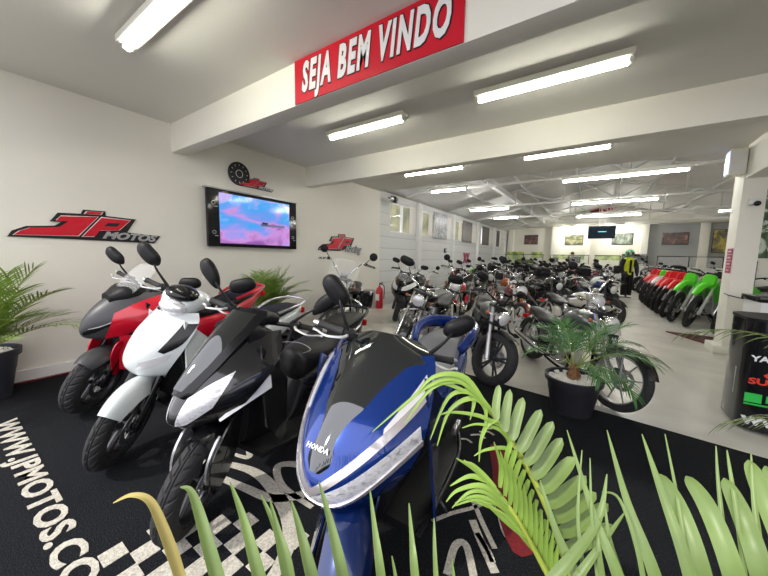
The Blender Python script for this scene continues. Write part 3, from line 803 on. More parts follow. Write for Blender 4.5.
# ---------- grey and black scooter
def black_scooter():
    t = thing('scooter', 'grey and black scooter with large clear headlights, between the white and blue scooters', 'scooter')
    P = dict(front=(0.66, 0.255), rear=(-0.64, 0.26), Rf=0.255, wf=0.095, rimf=0.185, Rr=0.265, wr=0.11, rimr=0.185, head=(0.25, 0.99), steer=24,
             fender_m='black_paint', fa=(76, 150), fender_side=[(-0.14, 0.0), (-0.02, -0.06), (0.03, 0.0), (0.08, 0.16), (0.02, 0.26), (-0.12, 0.34), (-0.2, 0.2)], guard_m='black_paint',
             mroot=(0.25, 0.17, 1.0), mhead=(0.25, 0.33, 1.16), mshape='leaf', msc=0.85, mtilt=0.75, hw=0.34,
             seat=[(0.0, 0.05, 0.54, 0.66), (-0.03, 0.11, 0.52, 0.715), (-0.14, 0.15, 0.58, 0.73), (-0.34, 0.16, 0.62, 0.745), (-0.50, 0.15, 0.70, 0.82), (-0.75, 0.12, 0.75, 0.85), (-0.88, 0.07, 0.78, 0.84)],
             tunnel=[(0.46, 0.14, 0.34, 0.84), (0.36, 0.12, 0.30, 0.78), (0.30, 0.10, 0.27, 0.50), (0.1, 0.10, 0.26, 0.33), (-0.05, 0.12, 0.28, 0.56)],
             board=[(0.42, 0.0), (0.42, 0.20), (0.2, 0.24), (-0.2, 0.24), (-0.38, 0.18), (-0.38, 0.0)], bz=0.27,
             bodies=[('side_cowl', [(-0.03, 0.12, 0.30, 0.58), (-0.18, 0.165, 0.36, 0.64), (-0.45, 0.17, 0.50, 0.74), (-0.75, 0.13, 0.62, 0.80), (-0.93, 0.06, 0.70, 0.80)], 'black_paint')],
             tail=-0.94, tz=0.74)
    X, bar = common_scooter(t, P)
    S = face_fn([(0.54, 0.68, 0.06, 0.60, 1.8), (0.58, 0.755, 0.12, 0.56, 1.6), (0.63, 0.765, 0.165, 0.52, 1.5), (0.70, 0.73, 0.20, 0.46, 1.5), (0.78, 0.67, 0.215, 0.38, 1.5), (0.86, 0.57, 0.195, 0.30, 1.7), (0.92, 0.48, 0.16, 0.27, 2.0), (0.96, 0.42, 0.13, 0.24, 2.0)])
    face_shell(S, 0.55, 0.94).build('front_fairing', 'black_paint', t, ang=50)
    patch(S, [(0.0, 0.56), (0.4, 0.575), (0.74, 0.66)], [(0.0, 0.80), (0.42, 0.86), (0.9, 0.92)], 0.004).build('grey_front_panel', 'mauve', t, ang=50)
    patch(S, [(0.12, 0.595), (0.34, 0.60), (0.57, 0.655)], [(0.15, 0.705), (0.34, 0.755), (0.55, 0.795)], 0.008).build('headlight', 'reflector', t, ang=60)
    patch(S, [(0.40, 0.585), (0.7, 0.60), (1.0, 0.70)], [(0.62, 0.66), (0.78, 0.70), (1.0, 0.74)], 0.006).build('lower_black_panel', 'gloss_plastic', t, ang=60)
    patch(S, [(0.84, 0.74), (1.0, 0.76)], [(0.86, 0.86), (1.0, 0.92)], 0.004).build('upper_black_panel', 'black_paint', t, ang=60)
    # low winker lens wings
    def wing(m, s):
        g = []
        for i in range(9):
            q = i/8; g.append([V((0.62-0.22*q, s*(0.13+0.10*q), 0.575+0.11*q+0.03*j/3*(0.3+q*1.9))) - V((0, s*0.01*j/3, 0)) for j in range(4)])
        m.sheet(g, 0.012 if s < 0 else -0.012)
    both(wing).build('turn_signal', 'lens', t, ang=60)
    # long narrow screen with a dark border
    def scr(hwf, off, q0=0, q1=1):
        g = []
        for i in range(23):
            q = q0+(q1-q0)*i/22; hw = hwf(q)
            row = []
            for j in range(13):
                u = 2*j/12-1
                row.append((0.75-0.36*q-0.05*u*u*(0.5+q)+off, hw*u, 0.725+0.34*q-0.02*u*u+0.015*math.sin(PI*q)+off))
            g.append(row)
        return g
    W = lambda q: interp([(0, 0.03), (0.05, 0.052), (0.3, 0.085), (0.7, 0.112), (0.95, 0.115), (1, 0.095)], q)[0]
    MB().sheet(scr(W, 0.0), -0.006).build('screen_border', 'gloss_plastic', t, ang=60)
    MB().sheet(scr(lambda q: W(q)-0.018, 0.010, 0.04, 0.93), -0.004).build('windscreen', 'smoke', t, ang=60)
    MB().body([(0.44, 0.11, 0.86, 1.0), (0.34, 0.13, 0.82, 0.985), (0.24, 0.09, 0.84, 0.93)], e=3).build('dashboard', 'plastic', t)
    MB(X).body([(0.33, 0.05, 0.97, 1.03), (0.26, 0.10, 0.965, 1.035), (0.2, 0.07, 0.97, 1.02)], e=3).build('handlebar_cover', 'plastic', t)
    both(lambda m, s: m.sheet([[(0.42-0.25*i/6, s*(0.17+0.008*j*(1-i/6)), 0.90-0.06*j-0.05*i) for j in range(8)] for i in range(6)], 0.01)).build('leg_shield', 'black_paint', t, ang=60)
    both(lambda m, s: m.tube([(-0.5, s*0.14, 0.80), (-0.7, s*0.17, 0.86), (-0.9, s*0.10, 0.88), (-0.93, 0, 0.88)], 0.014, n=8, k=5)).build('grab_rail', 'plastic', t)
    m = MB(X)
    for s in (1, -1): m.prism(outl([(-0.03, 0.0), (0.07, 0.05), (0.09, 0.18), (0.02, 0.27), (-0.05, 0.16)], 3), lambda u, v, w, s=s: V((0.66+u, s*(0.075+w), 0.27+v)), 0.01)
    m.build('silver_fork_guard', 'silver', t)
    m = MB()
    m.tube([(-0.005, -0.10, 0.722), (-0.06, -0.12, 0.737), (-0.1, 0, 0.746), (-0.06, 0.12, 0.737), (-0.005, 0.10, 0.722)], 0.0018, n=5, k=5); m.build('seat_stitching', 'stitch', t)
    return t
# ---------- white scooter
def white_scooter():
    t = thing('scooter', 'white scooter with a round white front fender and headlight on the handlebar', 'scooter')
    P = dict(front=(0.64, 0.265), rear=(-0.62, 0.26), Rf=0.265, wf=0.088, rimf=0.19, Rr=0.26, wr=0.10, rimr=0.185, head=(0.22, 1.0), steer=34,
             fender_m='white', fa=(44, 165), fside=0.09, mroot=(0.24, 0.14, 1.03), mhead=(0.22, 0.31, 1.20), mshape='oval', msc=1.0, mtilt=0.5, hw=0.33, split=True,
             seat=[(-0.02, 0.08, 0.66, 0.73), (-0.08, 0.13, 0.66, 0.76), (-0.3, 0.145, 0.68, 0.77), (-0.55, 0.14, 0.74, 0.81), (-0.8, 0.10, 0.78, 0.82), (-0.88, 0.04, 0.79, 0.81)],
             tunnel=[(0.42, 0.12, 0.38, 0.84), (0.34, 0.11, 0.30, 0.72), (0.28, 0.09, 0.26, 0.40), (0.1, 0.10, 0.25, 0.31), (-0.05, 0.11, 0.26, 0.50)],
             board=[(0.40, 0.0), (0.40, 0.17), (0.2, 0.21), (-0.2, 0.20), (-0.3, 0.15), (-0.3, 0.0)], bz=0.26,
             bodies=[('side_cowl', [(-0.03, 0.10, 0.30, 0.64), (-0.18, 0.155, 0.38, 0.69), (-0.45, 0.165, 0.50, 0.745), (-0.75, 0.13, 0.64, 0.80), (-0.90, 0.06, 0.72, 0.80)], 'white')],
             tail=-0.91, tz=0.75)
    X, bar = common_scooter(t, P)
    S = face_fn([(0.50, 0.48, 0.07, 0.42, 1.8), (0.55, 0.56, 0.13, 0.45, 1.7), (0.62, 0.61, 0.175, 0.44, 1.6), (0.70, 0.60, 0.205, 0.40, 1.6), (0.80, 0.54, 0.225, 0.35, 1.7), (0.88, 0.46, 0.215, 0.30, 1.8), (0.93, 0.41, 0.18, 0.28, 2.0)])
    face_shell(S, 0.51, 0.93).build('front_fairing', 'white', t, ang=60)
    patch(S, [(0.60, 0.715), (0.68, 0.79), (0.74, 0.87)], [(0.72, 0.70), (0.92, 0.75), (1.0, 0.87)], 0.005).build('black_inset_panel', 'gloss_plastic', t, ang=60)
    patch(S, [(0.30, 0.60), (0.6, 0.615), (0.85, 0.65)], [(0.34, 0.65), (0.6, 0.675), (0.85, 0.70)], 0.008).build('turn_signal', 'lens', t, ang=60)
    patch(S, [(0.10, 0.835), (0.22, 0.835)], [(0.10, 0.865), (0.22, 0.865)], 0.004, 0.002, 4, 3, mirror_=False).build('wing_badge', 'copper', t)
    m = MB(X); m.body([(0.42, 0.04, 0.945, 1.01), (0.40, 0.085, 0.93, 1.04), (0.34, 0.12, 0.925, 1.075), (0.25, 0.145, 0.93, 1.08), (0.17, 0.15, 0.94, 1.05), (0.12, 0.08, 0.95, 1.02)], n=24, e=2.5); m.build('handlebar_cowl', 'white', t, ang=60)
    m = MB(X); m.ell((0.418, 0, 0.985), (0.045, 0.085, 0.05)); m.build('headlight', 'reflector', t, ang=60)
    m = MB(X); m.ell((0.335, 0, 1.058), (0.095, 0.10, 0.05)); m.build('instrument_visor', 'gloss_plastic', t, ang=60)
    both(lambda m, s: m.sheet([[(0.38-0.2*i/6, s*(0.19+0.008*j*(1-i/6)), 0.90-0.07*j-0.03*i) for j in range(8)] for i in range(7)], 0.01)).build('leg_shield', 'white', t, ang=60)
    both(lambda m, s: m.tube([(-0.5, s*0.13, 0.79), (-0.7, s*0.16, 0.84), (-0.9, s*0.10, 0.86), (-0.93, 0, 0.86)], 0.013, n=8, k=5)).build('grab_rail', 'silver', t)
    return t
# ---------- red scooter
def red_scooter():
    t = thing('scooter', 'red and matte grey scooter with a clear windscreen, closest to the left wall', 'scooter')
    P = dict(front=(0.68, 0.265), rear=(-0.66, 0.26), Rf=0.26, wf=0.12, rimf=0.18, Rr=0.265, wr=0.13, rimr=0.18, head=(0.26, 0.99), steer=30,
             fender_m='matgrey', fa=(56, 140), fender_side=[(-0.10, 0.06), (-0.05, 0.06), (0.01, 0.24), (-0.01, 0.36), (-0.08, 0.36), (-0.13, 0.2)], guard_m='red',
             mroot=(0.30, 0.16, 1.02), mhead=(0.30, 0.32, 1.17), mshape='oval', msc=1.0, mtilt=0.3, hw=0.35,
             seat=[(0.0, 0.08, 0.66, 0.73), (-0.08, 0.13, 0.66, 0.77), (-0.3, 0.15, 0.68, 0.78), (-0.5, 0.14, 0.72, 0.84), (-0.75, 0.11, 0.78, 0.87), (-0.86, 0.06, 0.80, 0.86)],
             tunnel=[(0.50, 0.15, 0.30, 0.80), (0.36, 0.13, 0.28, 0.74), (0.22, 0.11, 0.26, 0.60), (0.05, 0.12, 0.26, 0.60), (-0.12, 0.15, 0.28, 0.68)],
             board=[(0.42, 0.10), (0.42, 0.22), (0.2, 0.25), (-0.2, 0.25), (-0.35, 0.18), (-0.35, 0.10)], bz=0.28,
             bodies=[('side_cowl', [(0.0, 0.13, 0.40, 0.68), (-0.18, 0.175, 0.42, 0.71), (-0.45, 0.175, 0.52, 0.76), (-0.72, 0.14, 0.66, 0.84), (-0.95, 0.05, 0.80, 0.90)], 'red')],
             tail=-0.95, tz=0.83)
    X, bar = common_scooter(t, P)
    S = face_fn([(0.60, 0.64, 0.06, 0.58, 1.5), (0.64, 0.73, 0.12, 0.54, 1.4), (0.70, 0.755, 0.18, 0.48, 1.35), (0.78, 0.73, 0.235, 0.42, 1.4), (0.86, 0.67, 0.245, 0.36, 1.5), (0.94, 0.58, 0.21, 0.31, 1.7), (1.0, 0.48, 0.16, 0.28, 2.0)])
    face_shell(S, 0.61, 0.99).build('front_fairing', 'matgrey', t, ang=50)
    patch(S, [(0.62, 0.64), (1.0, 0.66)], [(0.45, 0.84), (0.7, 0.92), (1.0, 0.97)], 0.014, 0.01).build('side_fairing', 'red', t, ang=60)
    patch(S, [(0.10, 0.665), (0.35, 0.69), (0.62, 0.775)], [(0.10, 0.69), (0.35, 0.735), (0.62, 0.80)], 0.010).build('headlight', 'smoke', t, ang=60)
    patch(S, [(0.2, 0.715), (0.4, 0.74), (0.6, 0.797)], [(0.2, 0.72), (0.4, 0.748), (0.6, 0.805)], 0.013).build('daytime_light_strip', 'lens', t, ang=60)
    def lowr(m, s): m.sheet([[(0.56-0.28*i/6, s*(0.13+0.12*i/6), 0.66-0.05*j-0.01*i) for j in range(7)] for i in range(7)], 0.01)
    both(lowr).build('lower_side_fairing', 'red', t, ang=60)
    g = []
    for i in range(17):
        q = i/16; hw = interp([(0, 0.09), (0.2, 0.13), (0.7, 0.145), (0.92, 0.12), (1, 0.08)], q)[0]
        g.append([(0.59-0.24*q-0.08*(2*j/12-1)**2, hw*(2*j/12-1), 0.95+0.26*q) for j in range(13)])
    MB().sheet(g, -0.004).build('windscreen', 'clear', t, ang=60)
    MB().body([(0.60, 0.06, 0.90, 0.97), (0.5, 0.12, 0.90, 1.04), (0.38, 0.13, 0.88, 1.03), (0.3, 0.08, 0.86, 0.96)], e=3).build('dashboard', 'plastic', t)
    both(lambda m, s: m.sheet([[(0.42-0.25*i/6, s*(0.22+0.01*j*(1-i/6)), 0.93-0.07*j-0.03*i) for j in range(8)] for i in range(7)], 0.01)).build('leg_shield', 'plastic', t, ang=60)
    both(lambda m, s: m.tube([(-0.5, s*0.14, 0.83), (-0.7, s*0.165, 0.90), (-0.9, s*0.10, 0.93), (-0.93, 0, 0.93)], [0.012, 0.02, 0.022, 0.02], n=8, k=5)).build('grab_rail', 'red', t)
    return t
bs = blue_scooter(); pose(bs, (-0.685, 0.70, None), -84, 2, 0.66, 0.92)
ks = black_scooter(); pose(ks, (-1.475, 0.62, None), -80, 4, 0.66, 0.95)
wsc = white_scooter(); pose(wsc, (-2.32, 0.59, None), -81.5, 6, 0.64, 0.98)
rs = red_scooter(); pose(rs, (-3.28, 0.68, None), -82, 9, 0.68, 0.985)
# ------------------------------------------------------------------ motorcycles of the hall
def motorcycle(label, P):
    t = thing('motorcycle', label, 'motorcycle')
    g = P.get
    ax, az = P['front']; bx, bz = P['rear']; rake = g('rake', 30); X = steer_X((ax, 0, az), rake, g('steer', 20)); k = g('seg', 64)
    wheel(t, 'front_wheel', (ax, 0, az), az, g('wf', 0.10), g('rimf', az-0.065), g('spokes', 7), g('rim', 'alu'), X, wire=g('wire', False), seg=k, split=g('split', False), style=g('tread', None), sw=g('sw', 0.026))
    wheel(t, 'rear_wheel', (bx, 0, bz), bz, g('wr', 0.15), g('rimr', bz-0.085), g('spokes', 7), g('rim', 'alu'), None, disc=1, wire=g('wire', False), seg=k, split=g('split', False), style=g('tread', None), sw=g('sw', 0.026))
    tr = math.tan(R(rake)); top = g('yoke', 0.90)
    fm = g('fork', 'chrome')
    for s in (1, -1):
        f = MB(X); o = (ax-0.03, s*0.10, az)
        f.tube([(ax, s*0.10, az-0.03), (ax-tr*0.25-0.01, s*0.10, az+0.25)], 0.029, n=12)
        f.tube([(ax-tr*0.24-0.01, s*0.10, az+0.24), (ax-tr*(top-az), s*0.10, top)], 0.021, n=10)
        f.build('fork_leg', fm, t)
    hxx = ax-tr*(top-az)
    y = MB(X); y.box((hxx, 0, top), (0.08, 0.26, 0.035), bev=0.01); y.box((hxx+tr*0.2, 0, top-0.2), (0.08, 0.26, 0.035), bev=0.01); y.tube([(hxx-0.03, 0, top+0.01), (hxx+tr*0.2-0.03, 0, top-0.21)], 0.028, n=8); y.build('fork_yoke', g('yoke_m', 'darkmetal'), t)
    m = MB(X); m.arc((ax, 0, az), az+0.025, g('wf', 0.10)/2+0.02, R(g('ff', (20, 140))[0]), R(g('ff', (20, 140))[1]), n=16, side=0.03, m=8); m.build('front_fender', g('fender', 'black_paint'), t)
    # headlight
    hz = g('hlz', top-0.10); hx2 = hxx+g('hlx', 0.13); hr = g('hlr', 0.09)
    m = MB(X); m.lathe([(0, -0.12), (hr*0.6, -0.10), (hr*0.95, -0.03), (hr, 0.03), (hr*0.93, 0.045)], (hx2, 0, hz), (1, 0, -0.05), n=24); h = m.build('headlight', g('hl_m', 'chrome'), t)
    m = MB(X); m.lathe([(hr*0.93, 0.04), (hr*0.7, 0.058), (0, 0.066)], (hx2, 0, hz), (1, 0, -0.05), n=24); m.build('lens', 'lens', h)
    # bars
    by, bzz, bx0 = g('bar', (0.38, 1.10, -0.12)); m = MB(X)
    gx = hxx+bx0
    pts = [(hxx-0.02, 0.04, top+0.02), (hxx-0.0, 0.06, top+0.06), (hxx-0.02, by*0.5, bzz-0.02), (gx+0.05, by*0.68, bzz), (gx, by, bzz-0.03)]
    m.tube([mir(p) for p in pts[::-1]]+pts, 0.0125, n=8, k=3)
    b = m.build('handlebar', g('bar_m', 'chrome'), t)
    for s in (1, -1):
        handle_side(t, b, s, (gx+0.03, by-0.10, bzz-0.01), (gx, by+0.02, bzz-0.032), X, lever=g('lever', 'chrome'))
        if g('mir', True): mirror(t, s, (gx+0.05, by-0.15, bzz), (gx+0.02, by-0.03, bzz+g('mh', 0.17)), g('mshape', 'round'), X, body=g('mbody', 'plastic'), stem=g('mstem', 'plastic'), sc=g('msc', 0.95), sr=0.005)
    # gauges
    if g('gauge', True):
        m = MB(X)
        for s in g('gs', (0,)): m.lathe([(0, -0.03), (0.045, -0.02), (0.05, 0.02), (0, 0.022)], (hxx+0.03, s*0.055, top+0.06), (-0.5, 0, 0.86), n=16)
        m.build('gauge', g('gauge_m', 'chrome'), t)
    MB().body(P['tank'], n=20, e=g('tank_e', 2.3), k=4).build('fuel_tank', g('tank_m', 'black_paint'), t, ang=60)
    if g('cap', True): MB().lathe([(0, 0.012), (0.03, 0.01), (0.034, 0), (0.034, -0.02)], (P['tank'][2][0], 0, P['tank'][2][3]), (0, 0, 1), n=16).build('fuel_cap', 'chrome', t)
    MB().body(P['seat'], n=18, e=2.6, k=3).build('seat', g('seat_m', 'seat'), t, ang=50)
    if 'cover' in P: both(lambda m, s: m.body([(x, w, a, c, s*y0) for x, w, a, c, y0 in P['cover']], n=14, e=2.6, k=3)).build('side_cover', g('cover_m', g('tank_m', 'black_paint')), t)
    m = MB(); m.arc((bx, 0, bz), bz+g('rfgap', 0.04), g('wr', 0.15)/2+0.02, R(g('rf', (50, 175))[0]), R(g('rf', (50, 175))[1]), n=18, side=0.05); m.build('rear_fender', g('rfender', g('fender', 'black_paint')), t)
    # frame
    for s in (1, -1):
        f = MB(); f.tube([(hxx-0.05, s*0.03, top-0.12), (hxx-0.16, s*0.13, 0.50), (hxx-0.20, s*0.14, 0.20), (0.0, s*0.13, 0.17), (bx+0.42, s*0.12, 0.25), (bx+0.38, s*0.13, 0.55), (bx+0.12, s*0.13, 0.66)], 0.016, n=8, k=4); f.build('frame_tube', 'gloss_plastic', t)
        f = MB(); f.tube([(bx+0.42, s*0.11, 0.33), (bx, s*0.11, bz)], [0.022, 0.018], n=8); f.build('swingarm', g('swing', 'darkmetal'), t)
        f = MB(); f.tube([(bx+0.04, s*0.13, bz+0.05), (bx+0.13, s*0.13, bz+0.32)], 0.027, n=10); f.build('shock_absorber', g('shock', 'chrome'), t)
    # engine
    em = g('engine', 'alu'); m = MB(); ex = g('ex', 0.02)
    m.body([(ex+0.22, 0.06, 0.20, 0.40), (ex+0.12, 0.13, 0.17, 0.46), (ex-0.12, 0.14, 0.17, 0.47), (ex-0.26, 0.07, 0.22, 0.42)], n=18, e=3, k=3); c = m.build('engine_case', em, t)
    for s in (1, -1): MB().lathe([(0.0, 0.03), (0.075, 0.028), (0.088, 0.012), (0.09, -0.03)], (ex-0.02, s*0.135, 0.31), (0, s, 0), n=22).build('engine_cover', g('ecover', 'chrome'), c)
    for dx in g('cyl', (-1, 1)):
        m = MB(); b0 = V((ex+dx*0.07, 0, 0.42)); d = V((dx*0.42, 0, 0.9)).normalized()
        for i in range(9): m.lathe([(0, 0), (0.078-0.002*(i % 3), 0), (0.078, 0.007), (0, 0.007)], b0+d*(0.018*i), d, n=14)
        m.tube([b0-d*0.03, b0+d*0.17], 0.06, n=12); m.box(b0+d*0.185, (0.13, 0.11, 0.05), rot=d.to_track_quat('Z', 'Y').to_matrix(), bev=0.012)
        m.build('cylinder', g('cylm', em), t)
    if g('air', True): MB().lathe([(0, 0.03), (0.06, 0.03), (0.072, 0.012), (0.072, -0.03), (0, -0.03)], (ex, -0.16, 0.60), (0, -1, 0), n=20).build('air_cleaner', 'chrome', t)
    # exhausts
    for ys, zz in g('exh', ((-1, 0.24), (-1, 0.34))):
        m = MB(); m.tube([(ex+0.14, ys*0.06, 0.55), (ex+0.26, ys*0.14, 0.48), (ex+0.20, ys*0.17, 0.26), (ex-0.2, ys*0.19, zz), (bx+0.45, ys*0.19, zz), (bx+0.40, ys*0.19, zz), (bx-0.18, ys*0.20, zz+g('exup', 0.03))], [0.02, 0.021, 0.021, 0.022, 0.028, 0.043, 0.045, 0.04], n=12, k=5); m.build('exhaust_pipe', g('exm', 'chrome'), t)
    if g('radiator'): MB().box((hxx-0.06, 0, 0.52), (0.04, 0.22, 0.26), rot=(0, R(-15), 0), bev=0.01).build('radiator', 'darkmetal', t)
    m = MB(); m.tube([(0.0, 0.12, 0.22), (-0.05, 0.22, 0.06), (-0.02, 0.27, 0.02)], 0.009, n=6); m.build('side_stand', 'darkmetal', t)
    tlx, tlz = g('tl', (bx-0.28, 0.66)); MB().box((tlx, 0, tlz), (0.05, 0.11, 0.06), bev=0.015).build('tail_light', 'redlens', t)
    for s in (1, -1):
        m = MB(X); q = V((hxx+0.06, s*0.11, hz)); m.tube([q, q+V((0, s*0.06, 0))], 0.007, n=6); o = m.build('turn_signal', 'chrome', t); MB(X).ell(q+V((0, s*0.085, 0)), (0.024, 0.022, 0.022), 10, 8).build('lens', 'orange', o)
        m = MB(); q = V((tlx+0.06, s*0.07, tlz-0.02)); m.tube([q, q+V((0, s*0.06, 0))], 0.007, n=6); o = m.build('turn_signal', 'chrome', t); MB().ell(q+V((0, s*0.085, 0)), (0.024, 0.022, 0.022), 10, 8).build('lens', 'orange', o)
    m = MB(); m.box((-0.02, 0.20, 0.26), (0.05, 0.10, 0.025), bev=0.006); m.build('footrest', 'rubber', t); m = MB(); m.box((-0.02, -0.20, 0.26), (0.05, 0.10, 0.025), bev=0.006); m.build('footrest', 'rubber', t)
    if g('shield'):
        w_, h_, tl = g('shield'); gr = []
        for i in range(11):
            q = i/10; hw = w_*(0.75+0.4*math.sin(PI*min(q*0.8, 1)))*(1 if q < 0.85 else (1-(q-0.85)*2.2))
            gr.append([(hxx+0.22-tl*q-0.10*(2*j/10-1)**2, hw*(2*j/10-1), hz+0.0+h_*q) for j in range(11)])
        MB(X).sheet(gr, -0.004).build('windshield', 'clear', t, ang=60)
    if g('bags'):
        both(lambda m, s: m.body([(bx+0.30, 0.09, 0.36, 0.62, s*0.25), (bx+0.2, 0.12, 0.30, 0.66, s*0.26), (bx-0.16, 0.12, 0.30, 0.66, s*0.26), (bx-0.26, 0.08, 0.36, 0.60, s*0.25)], n=16, e=4, k=3)).build('saddlebag', g('bags'), t)
    if g('crash'):
        both(lambda m, s: m.tube([(hxx-0.12, s*0.06, 0.62), (hxx-0.08, s*0.30, 0.56), (hxx-0.08, s*0.36, 0.40), (hxx-0.10, s*0.28, 0.26), (hxx-0.16, s*0.08, 0.22)], 0.014, n=8, k=5)).build('crash_bar', 'chrome', t)
    if g('sissy'):
        m = MB(); m.tube([(bx+0.05, 0.11, 0.66), (bx-0.08, 0.11, 1.0), (bx-0.09, 0.0, 1.06), (bx-0.08, -0.11, 1.0), (bx+0.05, -0.11, 0.66)], 0.009, n=8, k=5); o = m.build('backrest', 'chrome', t)
        MB().box((bx-0.04, 0, 0.92), (0.05, 0.22, 0.16), rot=(0, R(-12), 0), bev=0.02).build('backrest_pad', 'seat', o)
    if g('nose'):
        S = face_fn(g('nose')); zz = g('nose')
        MBf = face_shell(S, zz[0][0]+0.005, zz[-1][0]-0.005, n=14, m=14); MBf.build('front_fairing', g('nose_m'), t, ang=50)
        if g('eyes'): patch(S, *g('eyes'), 0.008, 0.005, 8, 5).build('headlight_lens', 'lens', t, ang=60)
    if g('topcase'):
        MB().body([(bx+0.06, 0.18, 0.86, 1.12), (bx-0.06, 0.23, 0.84, 1.16), (bx-0.30, 0.22, 0.84, 1.14), (bx-0.38, 0.15, 0.88, 1.08)], n=16, e=3.4, k=3).build('top_case', 'plastic', t)
    return t
PLIST = {}
TR = [(0.44, 0.05, 0.74, 0.82), (0.38, 0.11, 0.70, 0.89), (0.22, 0.155, 0.67, 0.92), (0.05, 0.135, 0.66, 0.88), (-0.10, 0.06, 0.66, 0.78)]
cruiser_P = dict(front=(0.86, 0.315), rear=(-0.74, 0.315), rake=33, yoke=0.92, hlr=0.095, bar=(0.40, 1.12, -0.20), gs=(0,),
    tank=TR, seat=[(-0.08, 0.08, 0.62, 0.70), (-0.16, 0.15, 0.60, 0.70), (-0.38, 0.17, 0.60, 0.71), (-0.52, 0.13, 0.62, 0.75), (-0.80, 0.11, 0.68, 0.79), (-0.90, 0.05, 0.72, 0.77)],
    cover=[(-0.10, 0.02, 0.44, 0.56, 0.13), (-0.22, 0.04, 0.38, 0.60, 0.14), (-0.36, 0.03, 0.42, 0.58, 0.13)], tl=(-1.06, 0.60), rf=(35, 170))
def var(P, **k): q = dict(P); q.update(k); return q
naked_P = dict(front=(0.72, 0.315), rear=(-0.70, 0.315), rake=25, yoke=0.92, wf=0.12, wr=0.17, rimf=0.225, rimr=0.225, spokes=6, rim='darkmetal', split=True, fork='darkmetal', hl_m='gloss_plastic', hlr=0.09, hlx=0.12,
    bar=(0.36, 1.06, -0.08), bar_m='gloss_plastic', lever='darkmetal', mshape='oval', mh=0.15, gauge_m='plastic', swing='darkmetal',
    tank=[(0.42, 0.06, 0.78, 0.86), (0.36, 0.13, 0.74, 0.95), (0.20, 0.165, 0.70, 0.98), (0.02, 0.12, 0.70, 0.92), (-0.12, 0.06, 0.70, 0.82)],
    seat=[(-0.08, 0.06, 0.70, 0.79), (-0.18, 0.12, 0.69, 0.80), (-0.42, 0.15, 0.70, 0.81), (-0.56, 0.12, 0.74, 0.86), (-0.80, 0.09, 0.80, 0.88), (-0.88, 0.04, 0.82, 0.86)],
    cover=[(-0.16, 0.02, 0.56, 0.70, 0.10), (-0.35, 0.04, 0.54, 0.74, 0.11), (-0.75, 0.02, 0.72, 0.80, 0.07)], tl=(-0.92, 0.80), rf=(95, 165), fender='plastic', engine='darkmetal', ecover='darkmetal', cyl=(0.3,), air=False, exm='darkmetal', exh=((-1, 0.34),), exup=0.12, shock='darkmetal', radiator=True, ff=(40, 130))
# ------------------------------------------------------------------ prototypes
RB = {}
def mcol(o, table):
    """swap the paint of a copied thing: material slots are set on the object, mesh data stay shared"""
    for c in o.children_recursive:
        if c.type != 'MESH': continue
        b = c.name.split('.')[0]
        if b in table:
            c.material_slots[0].link = 'OBJECT'; c.material_slots[0].material = M[table[b]]
def strip_small(o, names):
    for c in list(o.children_recursive):
        if c.name.split('.')[0] in names: bpy.data.objects.remove(c)
def put(o, x, y, yaw, lean=7, sc=1.0, z=0.002):
    o.location = (x, y, z); o.rotation_euler = (-R(lean), 0, R(yaw)); o.scale = (sc, sc, sc)
    return o
def put_front(o, fx, fy, yaw, ax, lean=7, sc=1.0):
    return put(o, fx-ax*sc*math.cos(R(yaw)), fy-ax*sc*math.sin(R(yaw)), yaw, lean, sc)

road = motorcycle('black roadster with round headlight at the carpet edge, right of the blue scooter', var(naked_P, rimf=0.235, rimr=0.235, wf=0.13, wr=0.18, spokes=5, split=True, yoke=0.88, bar=(0.38, 1.0, -0.12), tank=TR, cyl=(-1, 1), tank_m='tank_grey', steer=38, hlr=0.09, hl_m='chrome', seg=96, fork='alu', engine='darkmetal', cover_m='tank_grey', msc=0.9, ff=(60, 130), radiator=False, tread='street'))
put_front(road, -0.83, 3.18, -67, 0.72, 7, 0.88)
cr1 = motorcycle('chrome-fork cruiser with spoked front wheel and crash bars, directly behind the blue scooter', var(cruiser_P, wire=40, crash=True, steer=24, bar=(0.42, 1.08, -0.22), seg=80, mshape='oval', msc=1.3))
put_front(cr1, -2.0, 3.38, -89, 0.86, 7, 0.90)
cr2 = motorcycle('black and chrome cruiser seen side-on behind the potted palm at the carpet edge', var(cruiser_P, spokes=9, sw=0.018, rimf=0.255, steer=14, wf=0.09, tank_m='tank_grey', seg=96, bar=(0.36, 1.04, -0.16), exh=((-1, 0.26),), exup=0.10, rim='alu', mir=False, tread='street'))
put_front(cr2, 0.23, 3.29, -53, 0.86, 6, 0.86)
tour = motorcycle('chrome touring cruiser with a tall clear windshield and black saddlebags, beside the left wall', var(cruiser_P, wire=32, shield=(0.20, 0.42, 0.16), bags='black_paint', steer=8, bar=(0.44, 1.2, -0.28), crash=True, mshape='round', mh=0.14))
put(tour, -3.55, 4.05, -62, 5, 1.0)
red_cr = motorcycle('red-tanked cruiser with white spoked wheel, behind the chrome-fork cruiser', var(cruiser_P, tank_m='red', rim='whitewheel', spokes=9, sw=0.016, steer=18, bar=(0.38, 1.15, -0.18), sissy=True))
put_front(red_cr, -2.2, 5.3, -82, 0.86, 7, 0.92)
white_cr = motorcycle('wine-red cruiser with a white five-spoke front wheel, behind the black roadster', var(cruiser_P, spokes=5, rim='whitewheel', sw=0.05, tank_m='darkred', fender='darkred', steer=16, hlr=0.11))
put_front(white_cr, -0.98, 5.35, -64, 0.86, 7, 0.92)
cream = motorcycle('cream-tanked custom motorcycle in the centre of the hall, behind the potted palm', var(cruiser_P, tank_m='cream', fender='cream', cover_m='cream', steer=-6, wire=32, sissy=False, bar=(0.36, 1.16, -0.1), yoke_m='chrome'))
nk1 = motorcycle('black naked motorcycle with a tall handlebar in the middle of the hall', naked_P)
